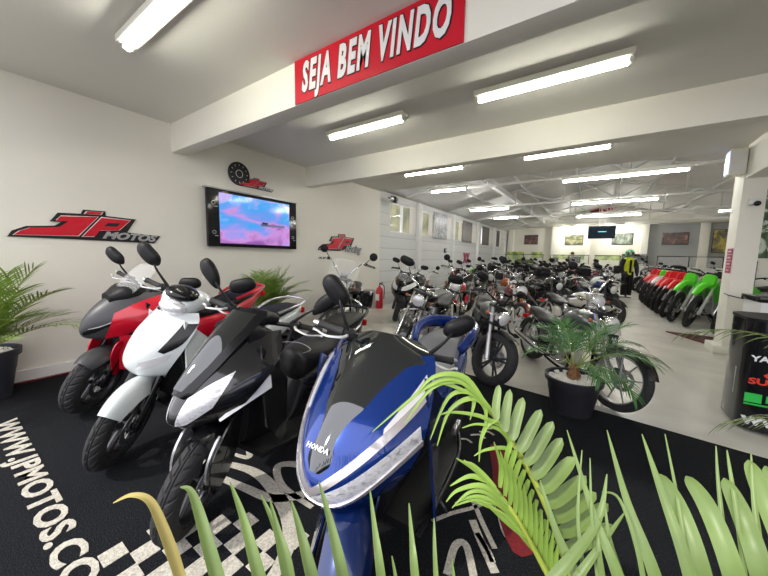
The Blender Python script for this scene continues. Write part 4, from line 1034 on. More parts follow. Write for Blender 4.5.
adv = motorcycle('black adventure motorcycle with a top case by the left hall wall', var(naked_P, topcase=True, shield=(0.14, 0.22, 0.1), bar=(0.40, 1.16, -0.12), nose=[(0.72, 0.66, 0.03, 0.60, 1.5), (0.80, 0.66, 0.10, 0.54, 1.5), (0.92, 0.60, 0.15, 0.46, 1.6), (1.04, 0.48, 0.12, 0.40, 1.8)], nose_m='plastic', eyes=([(0.2, 0.84), (0.85, 0.86)], [(0.2, 0.90), (0.85, 0.95)])))
maxi = motorcycle('large black touring scooter with twin headlights next to the fire extinguisher', var(naked_P, front=(0.74, 0.27), rear=(-0.70, 0.27), rimf=0.19, rimr=0.19, hlr=0.02, mir=True, mshape='oval', bar=(0.34, 1.06, -0.12), shield=(0.17, 0.34, 0.16),
     tank=[(0.40, 0.12, 0.30, 0.80), (0.25, 0.2, 0.28, 0.84), (0.0, 0.2, 0.27, 0.74), (-0.2, 0.17, 0.3, 0.68), (-0.3, 0.1, 0.4, 0.62)], tank_e=3.2, cap=False, cyl=(), tank_m='plastic', radiator=False,
     nose=[(0.44, 0.60, 0.16, 0.50, 1.8), (0.55, 0.72, 0.24, 0.52, 1.8), (0.68, 0.76, 0.30, 0.46, 1.7), (0.80, 0.68, 0.30, 0.38, 1.7), (0.95, 0.52, 0.22, 0.30, 1.8), (1.0, 0.46, 0.18, 0.28, 1.8)], nose_m='gloss_plastic', eyes=([(0.12, 0.66), (0.5, 0.69), (0.92, 0.80)], [(0.12, 0.73), (0.5, 0.80), (0.88, 0.87)])))
put_front(maxi, -3.2, 5.2, -80, 0.74, 6, 0.95)

# ---------- off-road bikes
def dirt_bike(label):
    t = thing('dirt_bike', label, 'dirt bike')
    ax, az, bx, bz = 0.74, 0.35, -0.73, 0.34; X = steer_X((ax, 0, az), 27, 16)
    wheel(t, 'front_wheel', (ax, 0, az), 0.35, 0.08, 0.275, X=X, wire=32, rim='gloss_plastic', style='knob', seg=96, disc=1)
    wheel(t, 'rear_wheel', (bx, 0, bz), 0.34, 0.11, 0.25, wire=32, rim='gloss_plastic', style='knob', seg=96, disc=1)
    for s in (1, -1):
        f = MB(X); f.tube([(ax, s*0.1, az-0.03), (ax-0.24, s*0.1, az+0.45)], [0.03, 0.028], n=10); f.tube([(ax-0.24, s*0.1, az+0.45), (ax-0.40, s*0.1, 1.08)], 0.025, n=8); f.build('fork_leg', 'whiteplastic' if s > 0 else 'alu', t)
    g = []
    for i in range(15):
        q = i/14; hw = interp([(0, 0.02), (0.15, 0.06), (0.5, 0.075), (0.8, 0.07), (1, 0.05)], q)[0]
        g.append([(ax+0.34-0.92*q+0.1, hw*(2*j/8-1), 0.80+0.22*math.sin(PI*min(q*0.85, 1))*0.8-0.035*(2*j/8-1)**2) for j in range(9)])
    MB(X).sheet(g, -0.006).build('front_fender', 'green', t, ang=60)
    MB(X).body([(ax-0.18, 0.09, 0.90, 1.14), (ax-0.22, 0.12, 0.86, 1.16), (ax-0.26, 0.10, 0.90, 1.15)], n=14, e=3).build('number_plate', 'green', t)
    m = MB(X); m.tube([(0.30, -0.40, 1.16), (0.36, -0.24, 1.17), (0.38, -0.08, 1.10), (0.38, 0.08, 1.10), (0.36, 0.24, 1.17), (0.30, 0.40, 1.16)], 0.013, n=8, k=4); b = m.build('handlebar', 'gloss_plastic', t)
    for s in (1, -1): handle_side(t, b, s, (0.325, 0.30, 1.165), (0.30, 0.41, 1.16), X)
    MB(X).tube([(0.385, -0.12, 1.15), (0.385, 0.12, 1.15)], 0.025, n=10).build('bar_pad', 'rubber', t)
    both(lambda m, s: m.prism(outl([(0.52, 0.86), (0.46, 0.72), (0.34, 0.56), (0.22, 0.60), (0.10, 0.74), (-0.05, 0.84), (0.2, 0.94), (0.4, 0.98)], 3), lambda u, v, w, s=s: V((u, s*(0.10+w+0.25*max(0, u-0.05)*0.35), v)), 0.018)).build('radiator_shroud', 'green', t)
    MB().body([(0.34, 0.05, 0.78, 0.98), (0.2, 0.11, 0.74, 1.0), (0.02, 0.10, 0.74, 0.94), (-0.1, 0.07, 0.74, 0.88)], n=14, e=2.6, k=3).build('fuel_tank', 'green', t)
    MB().body([(0.14, 0.03, 0.88, 0.97), (0.0, 0.07, 0.84, 0.935), (-0.3, 0.085, 0.83, 0.925), (-0.62, 0.08, 0.86, 0.945), (-0.70, 0.04, 0.88, 0.93)], n=14, e=2.8, k=3).build('seat', 'seat', t)
    g = []
    for i in range(11):
        q = i/10; hw = interp([(0, 0.09), (0.5, 0.09), (1, 0.05)], q)[0]
        g.append([(-0.50-0.52*q, hw*(2*j/6-1), 0.84+0.14*q-0.03*(2*j/6-1)**2) for j in range(7)])
    MB().sheet(g, 0.006).build('rear_fender', 'green', t, ang=60)
    both(lambda m, s: m.prism([(-0.22, 0.80), (-0.26, 0.64), (-0.60, 0.70), (-0.66, 0.84)], lambda u, v, w, s=s: V((u, s*(0.09+w), v)), 0.012)).build('side_plate', 'whiteplastic', t)
    m = MB(); m.body([(0.22, 0.06, 0.30, 0.52), (0.08, 0.12, 0.27, 0.56), (-0.14, 0.12, 0.27, 0.54), (-0.26, 0.05, 0.32, 0.46)], n=14, e=3, k=3)
    m.tube([(0.08, 0, 0.5), (0.14, 0, 0.76)], 0.075, n=10); m.build('engine_case', 'alu', t)
    for s in (1, -1):
        f = MB(); f.tube([(0.40, s*0.03, 0.95), (0.34, s*0.10, 0.60), (0.24, s*0.10, 0.28), (-0.2, s*0.11, 0.28), (-0.24, s*0.11, 0.62), (0.36, s*0.05, 0.92)], 0.018, n=6, k=3); f.build('frame_tube', 'alu', t)
        f = MB(); f.tube([(-0.2, s*0.10, 0.40), (bx, s*0.10, bz)], [0.028, 0.02], n=6); f.build('swingarm', 'alu', t)
    m = MB(); m.tube([(0.16, -0.05, 0.66), (0.30, -0.12, 0.56), (0.2, -0.16, 0.42), (-0.25, -0.15, 0.62), (-0.35, -0.15, 0.70), (-0.74, -0.15, 0.82)], [0.02, 0.02, 0.02, 0.022, 0.045, 0.045], n=10, k=4); m.build('exhaust_pipe', 'alu', t)
    MB().tube([(-0.02, 0.10, 0.32), (-0.10, 0.26, 0.02)], 0.01, n=6).build('side_stand', 'darkmetal', t)
    m = MB(); m.box((-0.0, 0.17, 0.34), (0.05, 0.09, 0.02)); m.build('footrest', 'alu', t); m = MB(); m.box((-0.0, -0.17, 0.34), (0.05, 0.09, 0.02)); m.build('footrest', 'alu', t)
    return t
# the row of off-road bikes along the right of the aisle
GREEN = ['bright green dirt bike nearest the white column, first of the off-road row', 'bright green dirt bike second in the off-road row from the column', 'bright green dirt bike third in the off-road row, next to the red ones', ]
db0 = dirt_bike(GREEN[0])
dspots = [(1.98, 8.1, 'g'), (1.66, 8.5, 'g'), (1.52, 9.05, 'g'), (1.47, 9.62, 'r'), (1.45, 10.18, 'r'), (1.43, 10.74, 'r'), (1.42, 11.3, 'w'), (1.41, 11.86, 'r'), (1.40, 12.46, 'r'), (1.42, 13.1, 'r')]
ORD = ['first', 'second', 'third', 'fourth', 'fifth', 'sixth', 'seventh', 'eighth', 'ninth', 'tenth', 'eleventh', 'twelfth']
rc = 0
for i, (x, y, c) in enumerate(dspots):
    o = db0 if i == 0 else copy_tree(db0)
    if i:
        if c == 'g': o['label'] = GREEN[i]
        elif c == 'r':
            rc += 1; o['label'] = '%s red dirt bike of the off-road row, counted from the green ones' % ORD[rc-1]
            mcol(o, {'front_fender': 'redplastic', 'radiator_shroud': 'redplastic', 'rear_fender': 'redplastic', 'fuel_tank': 'redplastic', 'number_plate': 'redplastic'})
        else:
            o['label'] = 'red dirt bike with a white front fender among the red ones'
            mcol(o, {'front_fender': 'whiteplastic', 'radiator_shroud': 'redplastic', 'rear_fender': 'redplastic', 'fuel_tank': 'redplastic'})
    o['group'] = 'off-road bikes lined up right of the aisle'
    put_front(o, x, y, 229+(i % 2), 0.74, 6 if i % 2 else 4, 0.93)
# second line behind them
for i, (x, y, c) in enumerate([(3.6, 9.3, 'd'), (3.7, 10.5, 'b'), (3.7, 11.7, 'd'), (3.7, 12.9, 'b'), (3.7, 14.1, 'd'), (3.6, 15.3, 'b'), (1.9, 16.4, 'b'), (1.9, 17.5, 'd')]):
    o = copy_tree(adv if c == 'd' else nk1)
    where = ['', '', '', '', '', ''][i] if i < 6 else ''
    o['label'] = ('dark motorcycle %s in the back line behind the off-road row' % ORD[i]) if i < 6 else ('%s dark motorcycle standing past the last red dirt bike' % ORD[i-6])
    o['group'] = 'dark motorcycles behind the off-road row'
    mcol(o, {'fuel_tank': ['black_paint', 'tank_grey', 'darkred', 'white'][i % 4]})
    put(o, x+0.3, y, 200+(i*13) % 20, 6)

# the block of motorcycles left of the aisle
PR = {'c': (red_cr, 0.86), 'w': (white_cr, 0.86), 'm': (cream, 0.86), 'n': (nk1, 0.72), 'a': (adv, 0.72), 't': (tour, 0.86)}
paints = {'black': 'black_paint', 'red': 'red', 'white': 'white', 'silver': 'silver', 'grey': 'tank_grey', 'blue': 'navy', 'green': 'green', 'cream': 'cream', 'wine-red': 'darkred', 'orange': 'orange', 'tan': 'tan'}
kinds = {'c': 'cruiser with pale spoked wheels', 'w': 'cruiser with five-spoke wheels', 'm': 'custom motorcycle with wire wheels', 'n': 'naked motorcycle', 'a': 'adventure motorcycle', 't': 'windshield tourer'}
put_front(cream, 0.14, 4.9, -58, 0.86, 7, 0.9)
# rows: y of the row, list of (kind, paint, x), yaw
rows = [
 (7.75, -62, [('n', 'black', -2.78), ('c', 'orange', -1.75), ('n', 'black', -0.85), ('n', 'blue', 0.02)]),
 (9.4, -60, [('n', 'red', -3.7), ('w', 'black', -2.78), ('n', 'silver', -1.85), ('a', 'black', -0.92), ('n', 'white', 0.0)]),
 (11.05, -62, [('n', 'green', -3.7), ('a', 'black', -2.78), ('c', 'grey', -1.85), ('n', 'black', -0.92), ('a', 'grey', 0.0)]),
 (12.65, -60, [('n', 'black', -3.7), ('n', 'wine-red', -2.78), ('a', 'white', -1.85), ('n', 'black', -0.92), ('n', 'red', 0.0)]),
 (14.25, -64, [('a', 'black', -3.7), ('n', 'silver', -2.78), ('n', 'black', -1.85), ('a', 'red', -0.92), ('n', 'black', 0.0)]),
 (15.85, -60, [('n', 'white', -3.7), ('a', 'grey', -2.78), ('n', 'blue', -1.85), ('n', 'black', -0.92), ('a', 'black', 0.0)]),
 (17.4, -60, [('n', 'black', -3.7), ('a', 'silver', -2.7), ('n', 'grey', -1.8), ('a', 'black', -0.9), ('n', 'red', 0.0)]),
]
rown = ['nearest full row', 'second full row', 'third full row', 'fourth full row', 'fifth full row', 'sixth full row', 'last row']
posn = {4: ['farthest left', 'second from the left', 'second from the aisle', 'beside the aisle'], 5: ['beside the left wall', 'second from the left wall', 'in the middle', 'second from the aisle', 'beside the aisle'], 3: ['farthest left', 'in the middle', 'nearest the aisle']}
used = {'n': False}
for ri, (y, yaw, L) in enumerate(rows):
    for xi, (kd, pc, x) in enumerate(L):
        src, ax = PR[kd]
        if kd == 'n' and not used['n']: o = src; used['n'] = True
        elif src is adv and not used.get('a'): o = src; used['a'] = True
        else: o = copy_tree(src)
        o['label'] = '%s %s %s, %s of the hall' % (pc, kinds[kd], posn[len(L)][xi], rown[ri])
        o['group'] = 'motorcycles parked left of the aisle'
        mcol(o, {'fuel_tank': paints[pc], 'side_cover': paints[pc], 'front_fairing': paints[pc] if kd == 'a' else 'plastic', 'front_fender': paints[pc] if kd in 'wcm' else 'plastic', 'rear_fender': paints[pc] if kd in 'wcm' else 'plastic'})
        if kd in 'na':
            for c in o.children:
                for d in c.children:
                    if c.name.startswith('turn_signal'):
                        d.material_slots[0].link = 'OBJECT'; d.material_slots[0].material = M['plastic']
        put(o, x+rnd.uniform(-0.04, 0.04), y+rnd.uniform(-0.05, 0.05), yaw+rnd.uniform(-4, 4), 6, 0.92)
ex = copy_tree(tour); ex['label'] = 'black windshield cruiser by the plank wall, behind the large black scooter'; put_front(ex, -3.55, 6.75, -70, 0.86, 6, 0.8)
# ------------------------------------------------------------------ signs, screens and wall things
def onwall(y, z, d=0.0): return (WX+d, y, z)
def logo(name, label, y0, z0, L, kind, parent_x=WX, depth=0.02):
    """slanted two-letter emblem lying on the left wall; y runs to the right, z up"""
    t = thing(name, label, 'sign', (parent_x, y0, z0)); s = L/1.17
    f = lambda d: (lambda u, v, w: (d+w, u*s, v*s))
    J = [(0.02, 0.0), (0.42, 0.0), (0.56, 0.225), (0.50, 0.225), (0.32, 0.225), (0.27, 0.16), (0.36, 0.155), (0.30, 0.065), (0.12, 0.06)]
    J = [(0.0, 0.0), (0.45, 0.015), (0.62, 0.235), (0.33, 0.215), (0.29, 0.165), (0.39, 0.165), (0.32, 0.095), (0.11, 0.075), (0.04, 0.04)]
    D = [(0.50, 0.25), (0.64, 0.255), (0.66, 0.285), (0.52, 0.28)]
    Pp = [(0.47, 0.012), (0.57, 0.015), (0.61, 0.085), (0.79, 0.10), (0.90, 0.225), (0.64, 0.235)]
    Ph = [(0.655, 0.135), (0.765, 0.14), (0.80, 0.18), (0.69, 0.175)]
    if kind == 'motos':
        bk = [(-0.03, -0.015), (0.58, -0.02), (1.12, -0.03), (1.19, 0.06), (0.86, 0.085), (0.95, 0.24), (0.68, 0.25), (0.68, 0.30), (0.50, 0.295), (0.48, 0.25), (0.31, 0.24), (0.25, 0.15), (0.33, 0.15), (0.28, 0.11), (0.09, 0.09), (0.0, 0.04)]
    else:
        bk = [(-0.03, -0.015), (0.5, -0.02), (0.62, 0.0), (0.86, 0.085), (0.95, 0.24), (0.68, 0.25), (0.68, 0.30), (0.50, 0.295), (0.48, 0.25), (0.31, 0.24), (0.25, 0.15), (0.33, 0.15), (0.28, 0.11), (0.09, 0.09), (0.0, 0.04)]
    MB().prism(bk, f(0.002), 0.014*1).build('back_plate', 'signblack', t)
    def inset(poly, k, q=0.0):
        c = V((sum(p[0] for p in poly)/len(poly), sum(p[1] for p in poly)/len(poly)))
        out = []
        for p in poly:
            d = V(p)-c; out.append(tuple(c+d*(1-k/max(d.length, 0.02))))
        return out
    for q, nm in ((J, 'letter_j'), (D, 'letter_dot'), (Pp, 'letter_p')):
        MB().prism(q, f(0.016), 0.006).build(nm+'_outline', 'signwhite', t)
        MB().prism(inset(q, 0.010), f(0.022), 0.008).build(nm, 'signred', t)
    MB().prism(Ph, f(0.030), 0.002).build('letter_opening', 'signblack', t)
    if kind == 'motos':
        text_obj('lettering', 'MOTOS', 'signsilver', (0.018, 0.88*s, 0.032*s), (0, 1, -0.03), (0, 0, 1), t, size=0.105*s, fitw=0.52*s, shear=0.4, offset=0.005*s, extrude=0.004)
    else:
        text_obj('lettering', 'Racing', 'signblack', (0.020, 0.90*s, 0.03*s), (0, 1, -0.06), (0, 0, 1), t, size=0.20*s, xs=0.9, shear=0.5, offset=0.010*s, extrude=0.003)
        text_obj('lettering_face', 'Racing', 'signsilver', (0.026, 0.90*s, 0.03*s), (0, 1, -0.06), (0, 0, 1), t, size=0.20*s, xs=0.9, shear=0.5, offset=0.002, extrude=0.003)
    return t
logo('wall_logo', 'large red and black JP MOTOS logo on the left wall above the red scooter', 0.48, 1.42, 1.17, 'motos')
logo('wall_logo', 'small red JP logo on the wall above the lit screen, beside the clock', 2.72, 2.31, 0.60, 'motos')
logo('wall_logo', 'red JP Racing logo on the wall right of the screen', 4.36, 1.40, 1.32, 'racing')
# round black clock
t = thing('wall_clock', 'round black clock on the wall above the screen', 'clock', (WX, 2.73, 2.465))
MB().lathe([(0, 0), (0.165, 0), (0.17, 0.02), (0.16, 0.03), (0.15, 0.022), (0, 0.022)], (0, 0, 0), (1, 0, 0), n=40).build('clock_face', 'signblack', t)
MB().lathe([(0.05, 0.0225), (0.056, 0.0225), (0.056, 0.025), (0.05, 0.025)], (0, 0, 0), (1, 0, 0), n=32, closed=True).build('clock_ring', 'signwhite', t)
for i in range(12):
    a = i*PI/6; MB().box((0.024, 0.125*math.cos(a), 0.125*math.sin(a)), (0.003, 0.012, 0.022), rot=(a-PI/2, 0, 0)).build('hour_mark', 'signsilver', t)
# the screen
M['tvpic'] = ramp_mat('screen_picture', 'Object', (1.4, 1.4, 3.0), [(0.30, (0.20, 0.07, 0.30)), (0.42, (0.42, 0.20, 0.50)), (0.52, (0.12, 0.22, 0.60)), (0.62, (0.03, 0.26, 0.62)), (0.75, (0.50, 0.33, 0.62))], rough=0.1, dist=0.9, emit=0.8, detail=5)
nt = M['tvpic'].node_tree
tc = [n for n in nt.nodes if n.type == 'TEX_COORD'][0]; rr = [n for n in nt.nodes if n.type == 'VALTORGB'][0]; nz = [n for n in nt.nodes if n.type == 'TEX_NOISE'][0]
sx = nt.nodes.new('ShaderNodeSeparateXYZ'); nt.links.new(tc.outputs['Object'], sx.inputs[0])
ma = nt.nodes.new('ShaderNodeMath'); ma.operation = 'MULTIPLY_ADD'; nt.links.new(sx.outputs['Z'], ma.inputs[0]); ma.inputs[1].default_value = 0.42; nt.links.new(nz.outputs['Fac'], ma.inputs[2])
nt.links.new(ma.outputs[0], rr.inputs['Fac'])
t = thing('television', 'large wall-mounted screen showing a pink and blue evening sky', 'television', (WX, 2.975, 1.78))
MB().box((0.06, 0, 0), (0.06, 1.52, 0.80), bev=0.008).build('screen_case', 'frameblack', t)
MB().box((0.05, 0, 0.405), (0.10, 1.56, 0.02), bev=0.004).build('top_rail', 'signsilver', t)
MB().box((0.094, 0.0, 0.0), (0.012, 1.20, 0.70)).build('screen', 'tvpic', t, flat=True)
MB().box((0.101, 0.27, -0.04), (0.002, 0.45, 0.035)).build('picture_skyline', mat('picture_land', (0.1, 0.12, 0.2), 0.2, emit=(0.12, 0.14, 0.25), estr=0.7), t, flat=True)
MB().box((0.101, 0.12, -0.02), (0.002, 0.10, 0.045)).build('picture_trees', 'signblack', t, flat=True)
for s in (1, -1): MB().tube([(0.0, s*0.3, 0), (0.04, s*0.3, 0)], 0.03, n=8).build('wall_bracket', 'darkmetal', t)
for y, z in ((-0.68, 0.2), (-0.68, -0.2), (0.68, 0.14), (0.68, -0.2)):
    MB().lathe([(0.02, 0.0), (0.026, 0.0), (0.026, 0.004), (0.02, 0.004)], (0.09, y, z), (1, 0, 0), n=16, closed=True).build('side_icon', 'signsilver', t)
    MB().box((0.092, y+0.03, z-0.05), (0.003, 0.05, 0.008)).build('side_mark', 'signsilver', t)

# banner on the first beam
t = thing('banner', 'red SEJA BEM VINDO banner fixed to the front of the first beam', 'banner', (-1.445, 1.845, 2.71))
MB().box((0, -0.002, 0), (1.45, 0.008, 0.345)).build('banner_panel', 'signred', t, flat=True)
text_obj('lettering_outline', 'SEJA BEM VINDO', 'signblack', (0, -0.007, 0.0), (1, 0, 0), (0, 0, 1), t, size=0.30, shear=0.22, offset=0.021, extrude=0.0015, spacing=1.22, fitw=1.30)
text_obj('lettering', 'SEJA BEM VINDO', 'signwhite', (0, -0.0105, 0.0), (1, 0, 0), (0, 0, 1), t, size=0.30, shear=0.22, offset=0.0125, extrude=0.0015, spacing=1.22, fitw=1.28)

# carpet graphics
t = tag(text_obj('carpet_lettering', 'WWW.JPMOTOS.COM', 'carpetwhite', (-2.45, 0.25, CT+0.0015), (1, 0.0, 0), (0, 1, 0), None, size=0.152, fitw=2.2, offset=0.005, extrude=0.0015, spacing=1.05), 'cream WWW.JPMOTOS.COM lettering woven into the dark carpet', 'lettering')
t = thing('carpet_emblem', 'cream chequered flag emblem with curling outlines in the carpet, under the blue scooter', 'emblem', (0, 0, CT))
m = MB(); c = 0.083
for i in range(7):
    for j in range(7):
        if (i+j) % 2 == 0:
            x = -1.60+i*c+0.012*j; y = 0.36+j*c+0.0*i
            if x > -1.62+0.02*j and j*c < 0.36+0.03*i: m.box((x, y, 0.0015), (c, c, 0.003))
m.build('chequer', 'carpetwhite', t, flat=True)
def ribbon(pts, w, nm='outline_stroke', mt='carpetwhite', k=8):
    P = catmull([(a, b, 0) for a, b in pts], k); g = []
    for i, p in enumerate(P):
        d = (P[min(i+1, len(P)-1)]-P[max(i-1, 0)]).normalized(); nn = V((-d.y, d.x, 0)); q = i/(len(P)-1); ww = w*(0.45+0.55*math.sin(PI*q))
        g.append([p+nn*ww+V((0, 0, 0.0005)), p-nn*ww+V((0, 0, 0.0005))])
    return MB().sheet(g, 0.003 if True else 0).build(nm, mt, t, flat=True)
ribbon([(-1.90, 0.90), (-1.6, 1.0), (-1.35, 0.98), (-1.10, 0.88), (-0.98, 0.72), (-0.95, 0.5)], 0.035)
ribbon([(-1.92, 0.88), (-1.75, 0.86), (-1.5, 0.90), (-1.3, 0.95), (-1.2, 1.1), (-1.38, 1.2), (-1.5, 1.12), (-1.35, 1.03), (-1.1, 1.02)], 0.028)
ribbon([(-1.85, 1.02), (-1.72, 1.06), (-1.80, 1.13), (-1.66, 1.18), (-1.76, 1.26), (-1.64, 1.30)], 0.022)
t = thing('carpet_emblem', 'red patch with cream scribbled letters in the carpet, right of the blue scooter', 'emblem', (0, 0, CT))
MB().prism(outl([(-0.20, 1.36), (-0.12, 1.45), (-0.24, 1.75), (-0.40, 2.08), (-0.50, 2.10), (-0.42, 1.86), (-0.34, 1.60)], 3), lambda u, v, w: (u, v, w+0.0003), 0.003).build('red_patch', 'carpetred', t, flat=True)
def ribbon2(pts, w, k=6):
    P = catmull([(a, b, 0) for a, b in pts], k); g = []
    for i, p in enumerate(P):
        d = (P[min(i+1, len(P)-1)]-P[max(i-1, 0)]).normalized(); nn = V((-d.y, d.x, 0))
        g.append([p+nn*w+V((0, 0, 0.0022)), p-nn*w+V((0, 0, 0.0022))])
    return MB().sheet(g, 0.003).build('letter_stroke', 'carpetwhite', t, flat=True)
ribbon2([(-0.56, 1.30), (-0.50, 1.40), (-0.42, 1.50), (-0.38, 1.57)], 0.010)
ribbon2([(-0.45, 1.56), (-0.36, 1.44), (-0.27, 1.33)], 0.012)
ribbon2([(-0.39, 1.56), (-0.35, 1.60), (-0.31, 1.56), (-0.25, 1.44), (-0.20, 1.42), (-0.18, 1.50), (-0.26, 1.66), (-0.34, 1.76)], 0.014)
ribbon2([(-0.40, 1.42), (-0.34, 1.34), (-0.24, 1.22)], 0.018)
ribbon2([(-0.40, 1.10), (-0.42, 1.24), (-0.38, 1.27), (-0.30, 1.14)], 0.016)
ribbon2([(-0.36, 1.36), (-0.29, 1.30), (-0.26, 1.26)], 0.012)
for i, (x, y) in enumerate([(-0.60, 2.16), (-0.56, 2.24), (-0.52, 2.32), (-0.66, 2.05)]):
    ribbon2([(x-0.05, y-0.02), (x, y+0.02), (x+0.05, y)], 0.008)

# ------------------------------------------------------------------ palms
def frond(parent, base, direction, L, up, n=22, leaf=0.28, w=0.010, mt='leaf', droop=0.6, stem_r=0.006, name='frond', vee=0.35, seed=0, t0=0.28, wide=1.0, tipdry=False, nseg=5):
    """a feather palm frond: curved stem with thin leaflets on both sides"""
    rn = random.Random(seed); base = V(base); d = V(direction).normalized()
    pts = []; p = base.copy(); v = (d+V((0, 0, up))).normalized(); st = L/12
    for i in range(13):
        pts.append(p.copy()); p = p+v*st; v = (v+V((0, 0, -droop*0.14*(0.4+i/9)))).normalized()
    C = catmull(pts, 4); N = len(C)
    sm = MB(); sm.tube(C, [stem_r, stem_r*0.8, stem_r*0.4, stem_r*0.15], n=6)
    s = sm.build(name, 'stem', parent)
    m = MB()
    for i in range(n):
        q = t0+(1-t0)*i/(n-1)*0.985; f = q*(N-1); a = int(f); P = C[a]; T = (C[min(a+1, N-1)]-C[max(a-1, 0)]).normalized()
        side = T.cross(V((0, 0, 1)))
        if side.length < 0.1: side = V((1, 0, 0))
        side.normalize(); U = side.cross(T).normalized()
        ll = leaf*(0.55+0.6*math.sin(PI*min(1, (q-t0)/(1-t0)*0.8+0.15)))*rn.uniform(0.88, 1.1)
        for sg in (1, -1):
            o = (side*sg+T*(0.75+0.5*q)+U*vee+V((rn.uniform(-.08, .08), rn.uniform(-.08, .08), rn.uniform(-.1, .1)))).normalized()
            g = []; pp = P.copy(); dd = o.copy(); ws = o.cross(U).normalized()
            for k in range(nseg+1):
                kk = k/nseg; ww = w*wide*(0.35+1.3*kk if kk < 0.3 else 0.74*(1-((kk-0.3)/0.7)**2.2)+0.01)
                g.append([pp-ws*ww, pp-U*ww*0.35, pp+ws*ww]); pp = pp+dd*ll/nseg; dd = (dd+V((0, 0, -droop*0.22))).normalized()
            b = len(g); vs = [x for r in g for x in r]
            m.add(vs, [(r*3+c_, r*3+c_+1, r*3+c_+4, r*3+c_+3) for r in range(b-1) for c_ in range(2)])
    lf = m.build('leaflets', mt, s, ang=80)
    return s
def pot(parent, r0, r1, h, mt='pot', rim=True):
    m = MB(); pr = [(0, 0), (r0, 0), (r1, h), (r1+0.012, h), (r1+0.012, h-0.03), ] if False else None
    prof = [(0.0, 0.0), (r0, 0.0), (r0+(r1-r0)*0.55, h*0.55), (r0+(r1-r0)*0.56+0.003, h*0.57), (r0+(r1-r0)*0.86, h*0.86), (r1+0.012, h*0.87), (r1+0.016, h), (r1-0.006, h), (r1-0.012, h-0.05), (0.0, h-0.06)]
    m.lathe(prof, n=44); m.build('pot', mt, parent)
def pebbles(parent, r, h, seed=1):
    rn = random.Random(seed); m = MB(); m.lathe([(0, h+0.012), (r*0.6, h+0.008), (r, h-0.01)], n=30)
    for i in range(230):
        a = rn.uniform(0, 2*PI); q = r*math.sqrt(rn.random())*0.96; k = rn.uniform(0.008, 0.015)
        m.ell((q*math.cos(a), q*math.sin(a), h+0.012), (k, k*rn.uniform(.7, 1), k*0.7), 6, 4)
    o = m.build('pebbles', 'pebble', parent, ang=60); o['kind'] = 'stuff'
# palm at the carpet edge
t = thing('potted_palm', 'small green palm in a black pot with white pebbles at the carpet edge', 'potted plant', (-0.07, 3.03, CT))
pot(t, 0.155, 0.205, 0.30); pebbles(t, 0.19, 0.27)
MB().lathe([(0.0, 0.0), (0.045, 0.0), (0.052, 0.03), (0.04, 0.07), (0.028, 0.10), (0.018, 0.13), (0, 0.13)], (0, 0, 0.28), n=16, disp=lambda a, j: 0.006*math.sin(a*9+j*2)).build('trunk', 'soil', t)
for i, (a, up, L, dr) in enumerate([(25, 1.3, 0.52, 0.9), (-15, 1.0, 0.56, 0.9), (55, 1.7, 0.52, 0.7), (95, 1.5, 0.46, 0.9), (150, 1.4, 0.42, 1.0), (195, 1.1, 0.40, 1.1), (170, 2.0, 0.44, 0.8), (-60, 0.9, 0.40, 1.2), (10, 2.2, 0.52, 0.7), (-30, 0.5, 0.50, 1.2), (120, 2.2, 0.42, 0.6), (5, 0.9, 0.6, 0.9)]):
    frond(t, (0.02*math.cos(R(a)), 0.02*math.sin(R(a)), 0.38), (math.cos(R(a)), math.sin(R(a)), 0), L, up, n=20, leaf=0.17, w=0.0065, mt='leaf_dark', droop=dr, stem_r=0.005, seed=i)
# palm by the left wall, front
t = thing('potted_palm', 'bushy light green palm in a dark pot against the left wall at the picture edge', 'potted plant', (-4.22, 0.2, CT))
pot(t, 0.16, 0.23, 0.42, 'potgrey'); pebbles(t, 0.21, 0.385, 2)
for i in range(24):
    a = -75+155*((i*7) % 24)/23; up = [0.15, 2.2, 0.5, 1.2, 3.0, 0.8][i % 6]
    dx, dy = math.cos(R(a)), math.sin(R(a))
    frond(t, (0.05*dx, 0.05*dy, 0.40+0.012*(i % 5)), (dx, dy, 0), 0.58+0.24*((i*3) % 5)/5-(0.22 if dx < 0.4 else 0), up+0.5, n=20, leaf=0.24, w=0.009, mt='leaf', droop=0.5, stem_r=0.006, seed=20+i, t0=0.2)
# palm under the screen
t = thing('potted_palm', 'green palm behind the scooters, standing below the wall screen', 'potted plant', (-4.12, 2.88, CT))
pot(t, 0.16, 0.22, 0.40); pebbles(t, 0.2, 0.365, 3)
for i in range(24):
    a = -85+170*((i*7) % 24)/23; up = [0.5, 3.0, 1.2, 2.0, 5.0, 0.9][i % 6]
    dx, dy = math.cos(R(a)), math.sin(R(a))
    frond(t, (0.05*dx, 0.05*dy, 0.36), (dx, dy, 0), 0.52+0.30*((i*3) % 5)/5-(0.16 if dx < 0.4 else 0), up+0.6, n=20, leaf=0.22, w=0.009, mt='leaf', droop=0.6, stem_r=0.006, seed=50+i, t0=0.2)
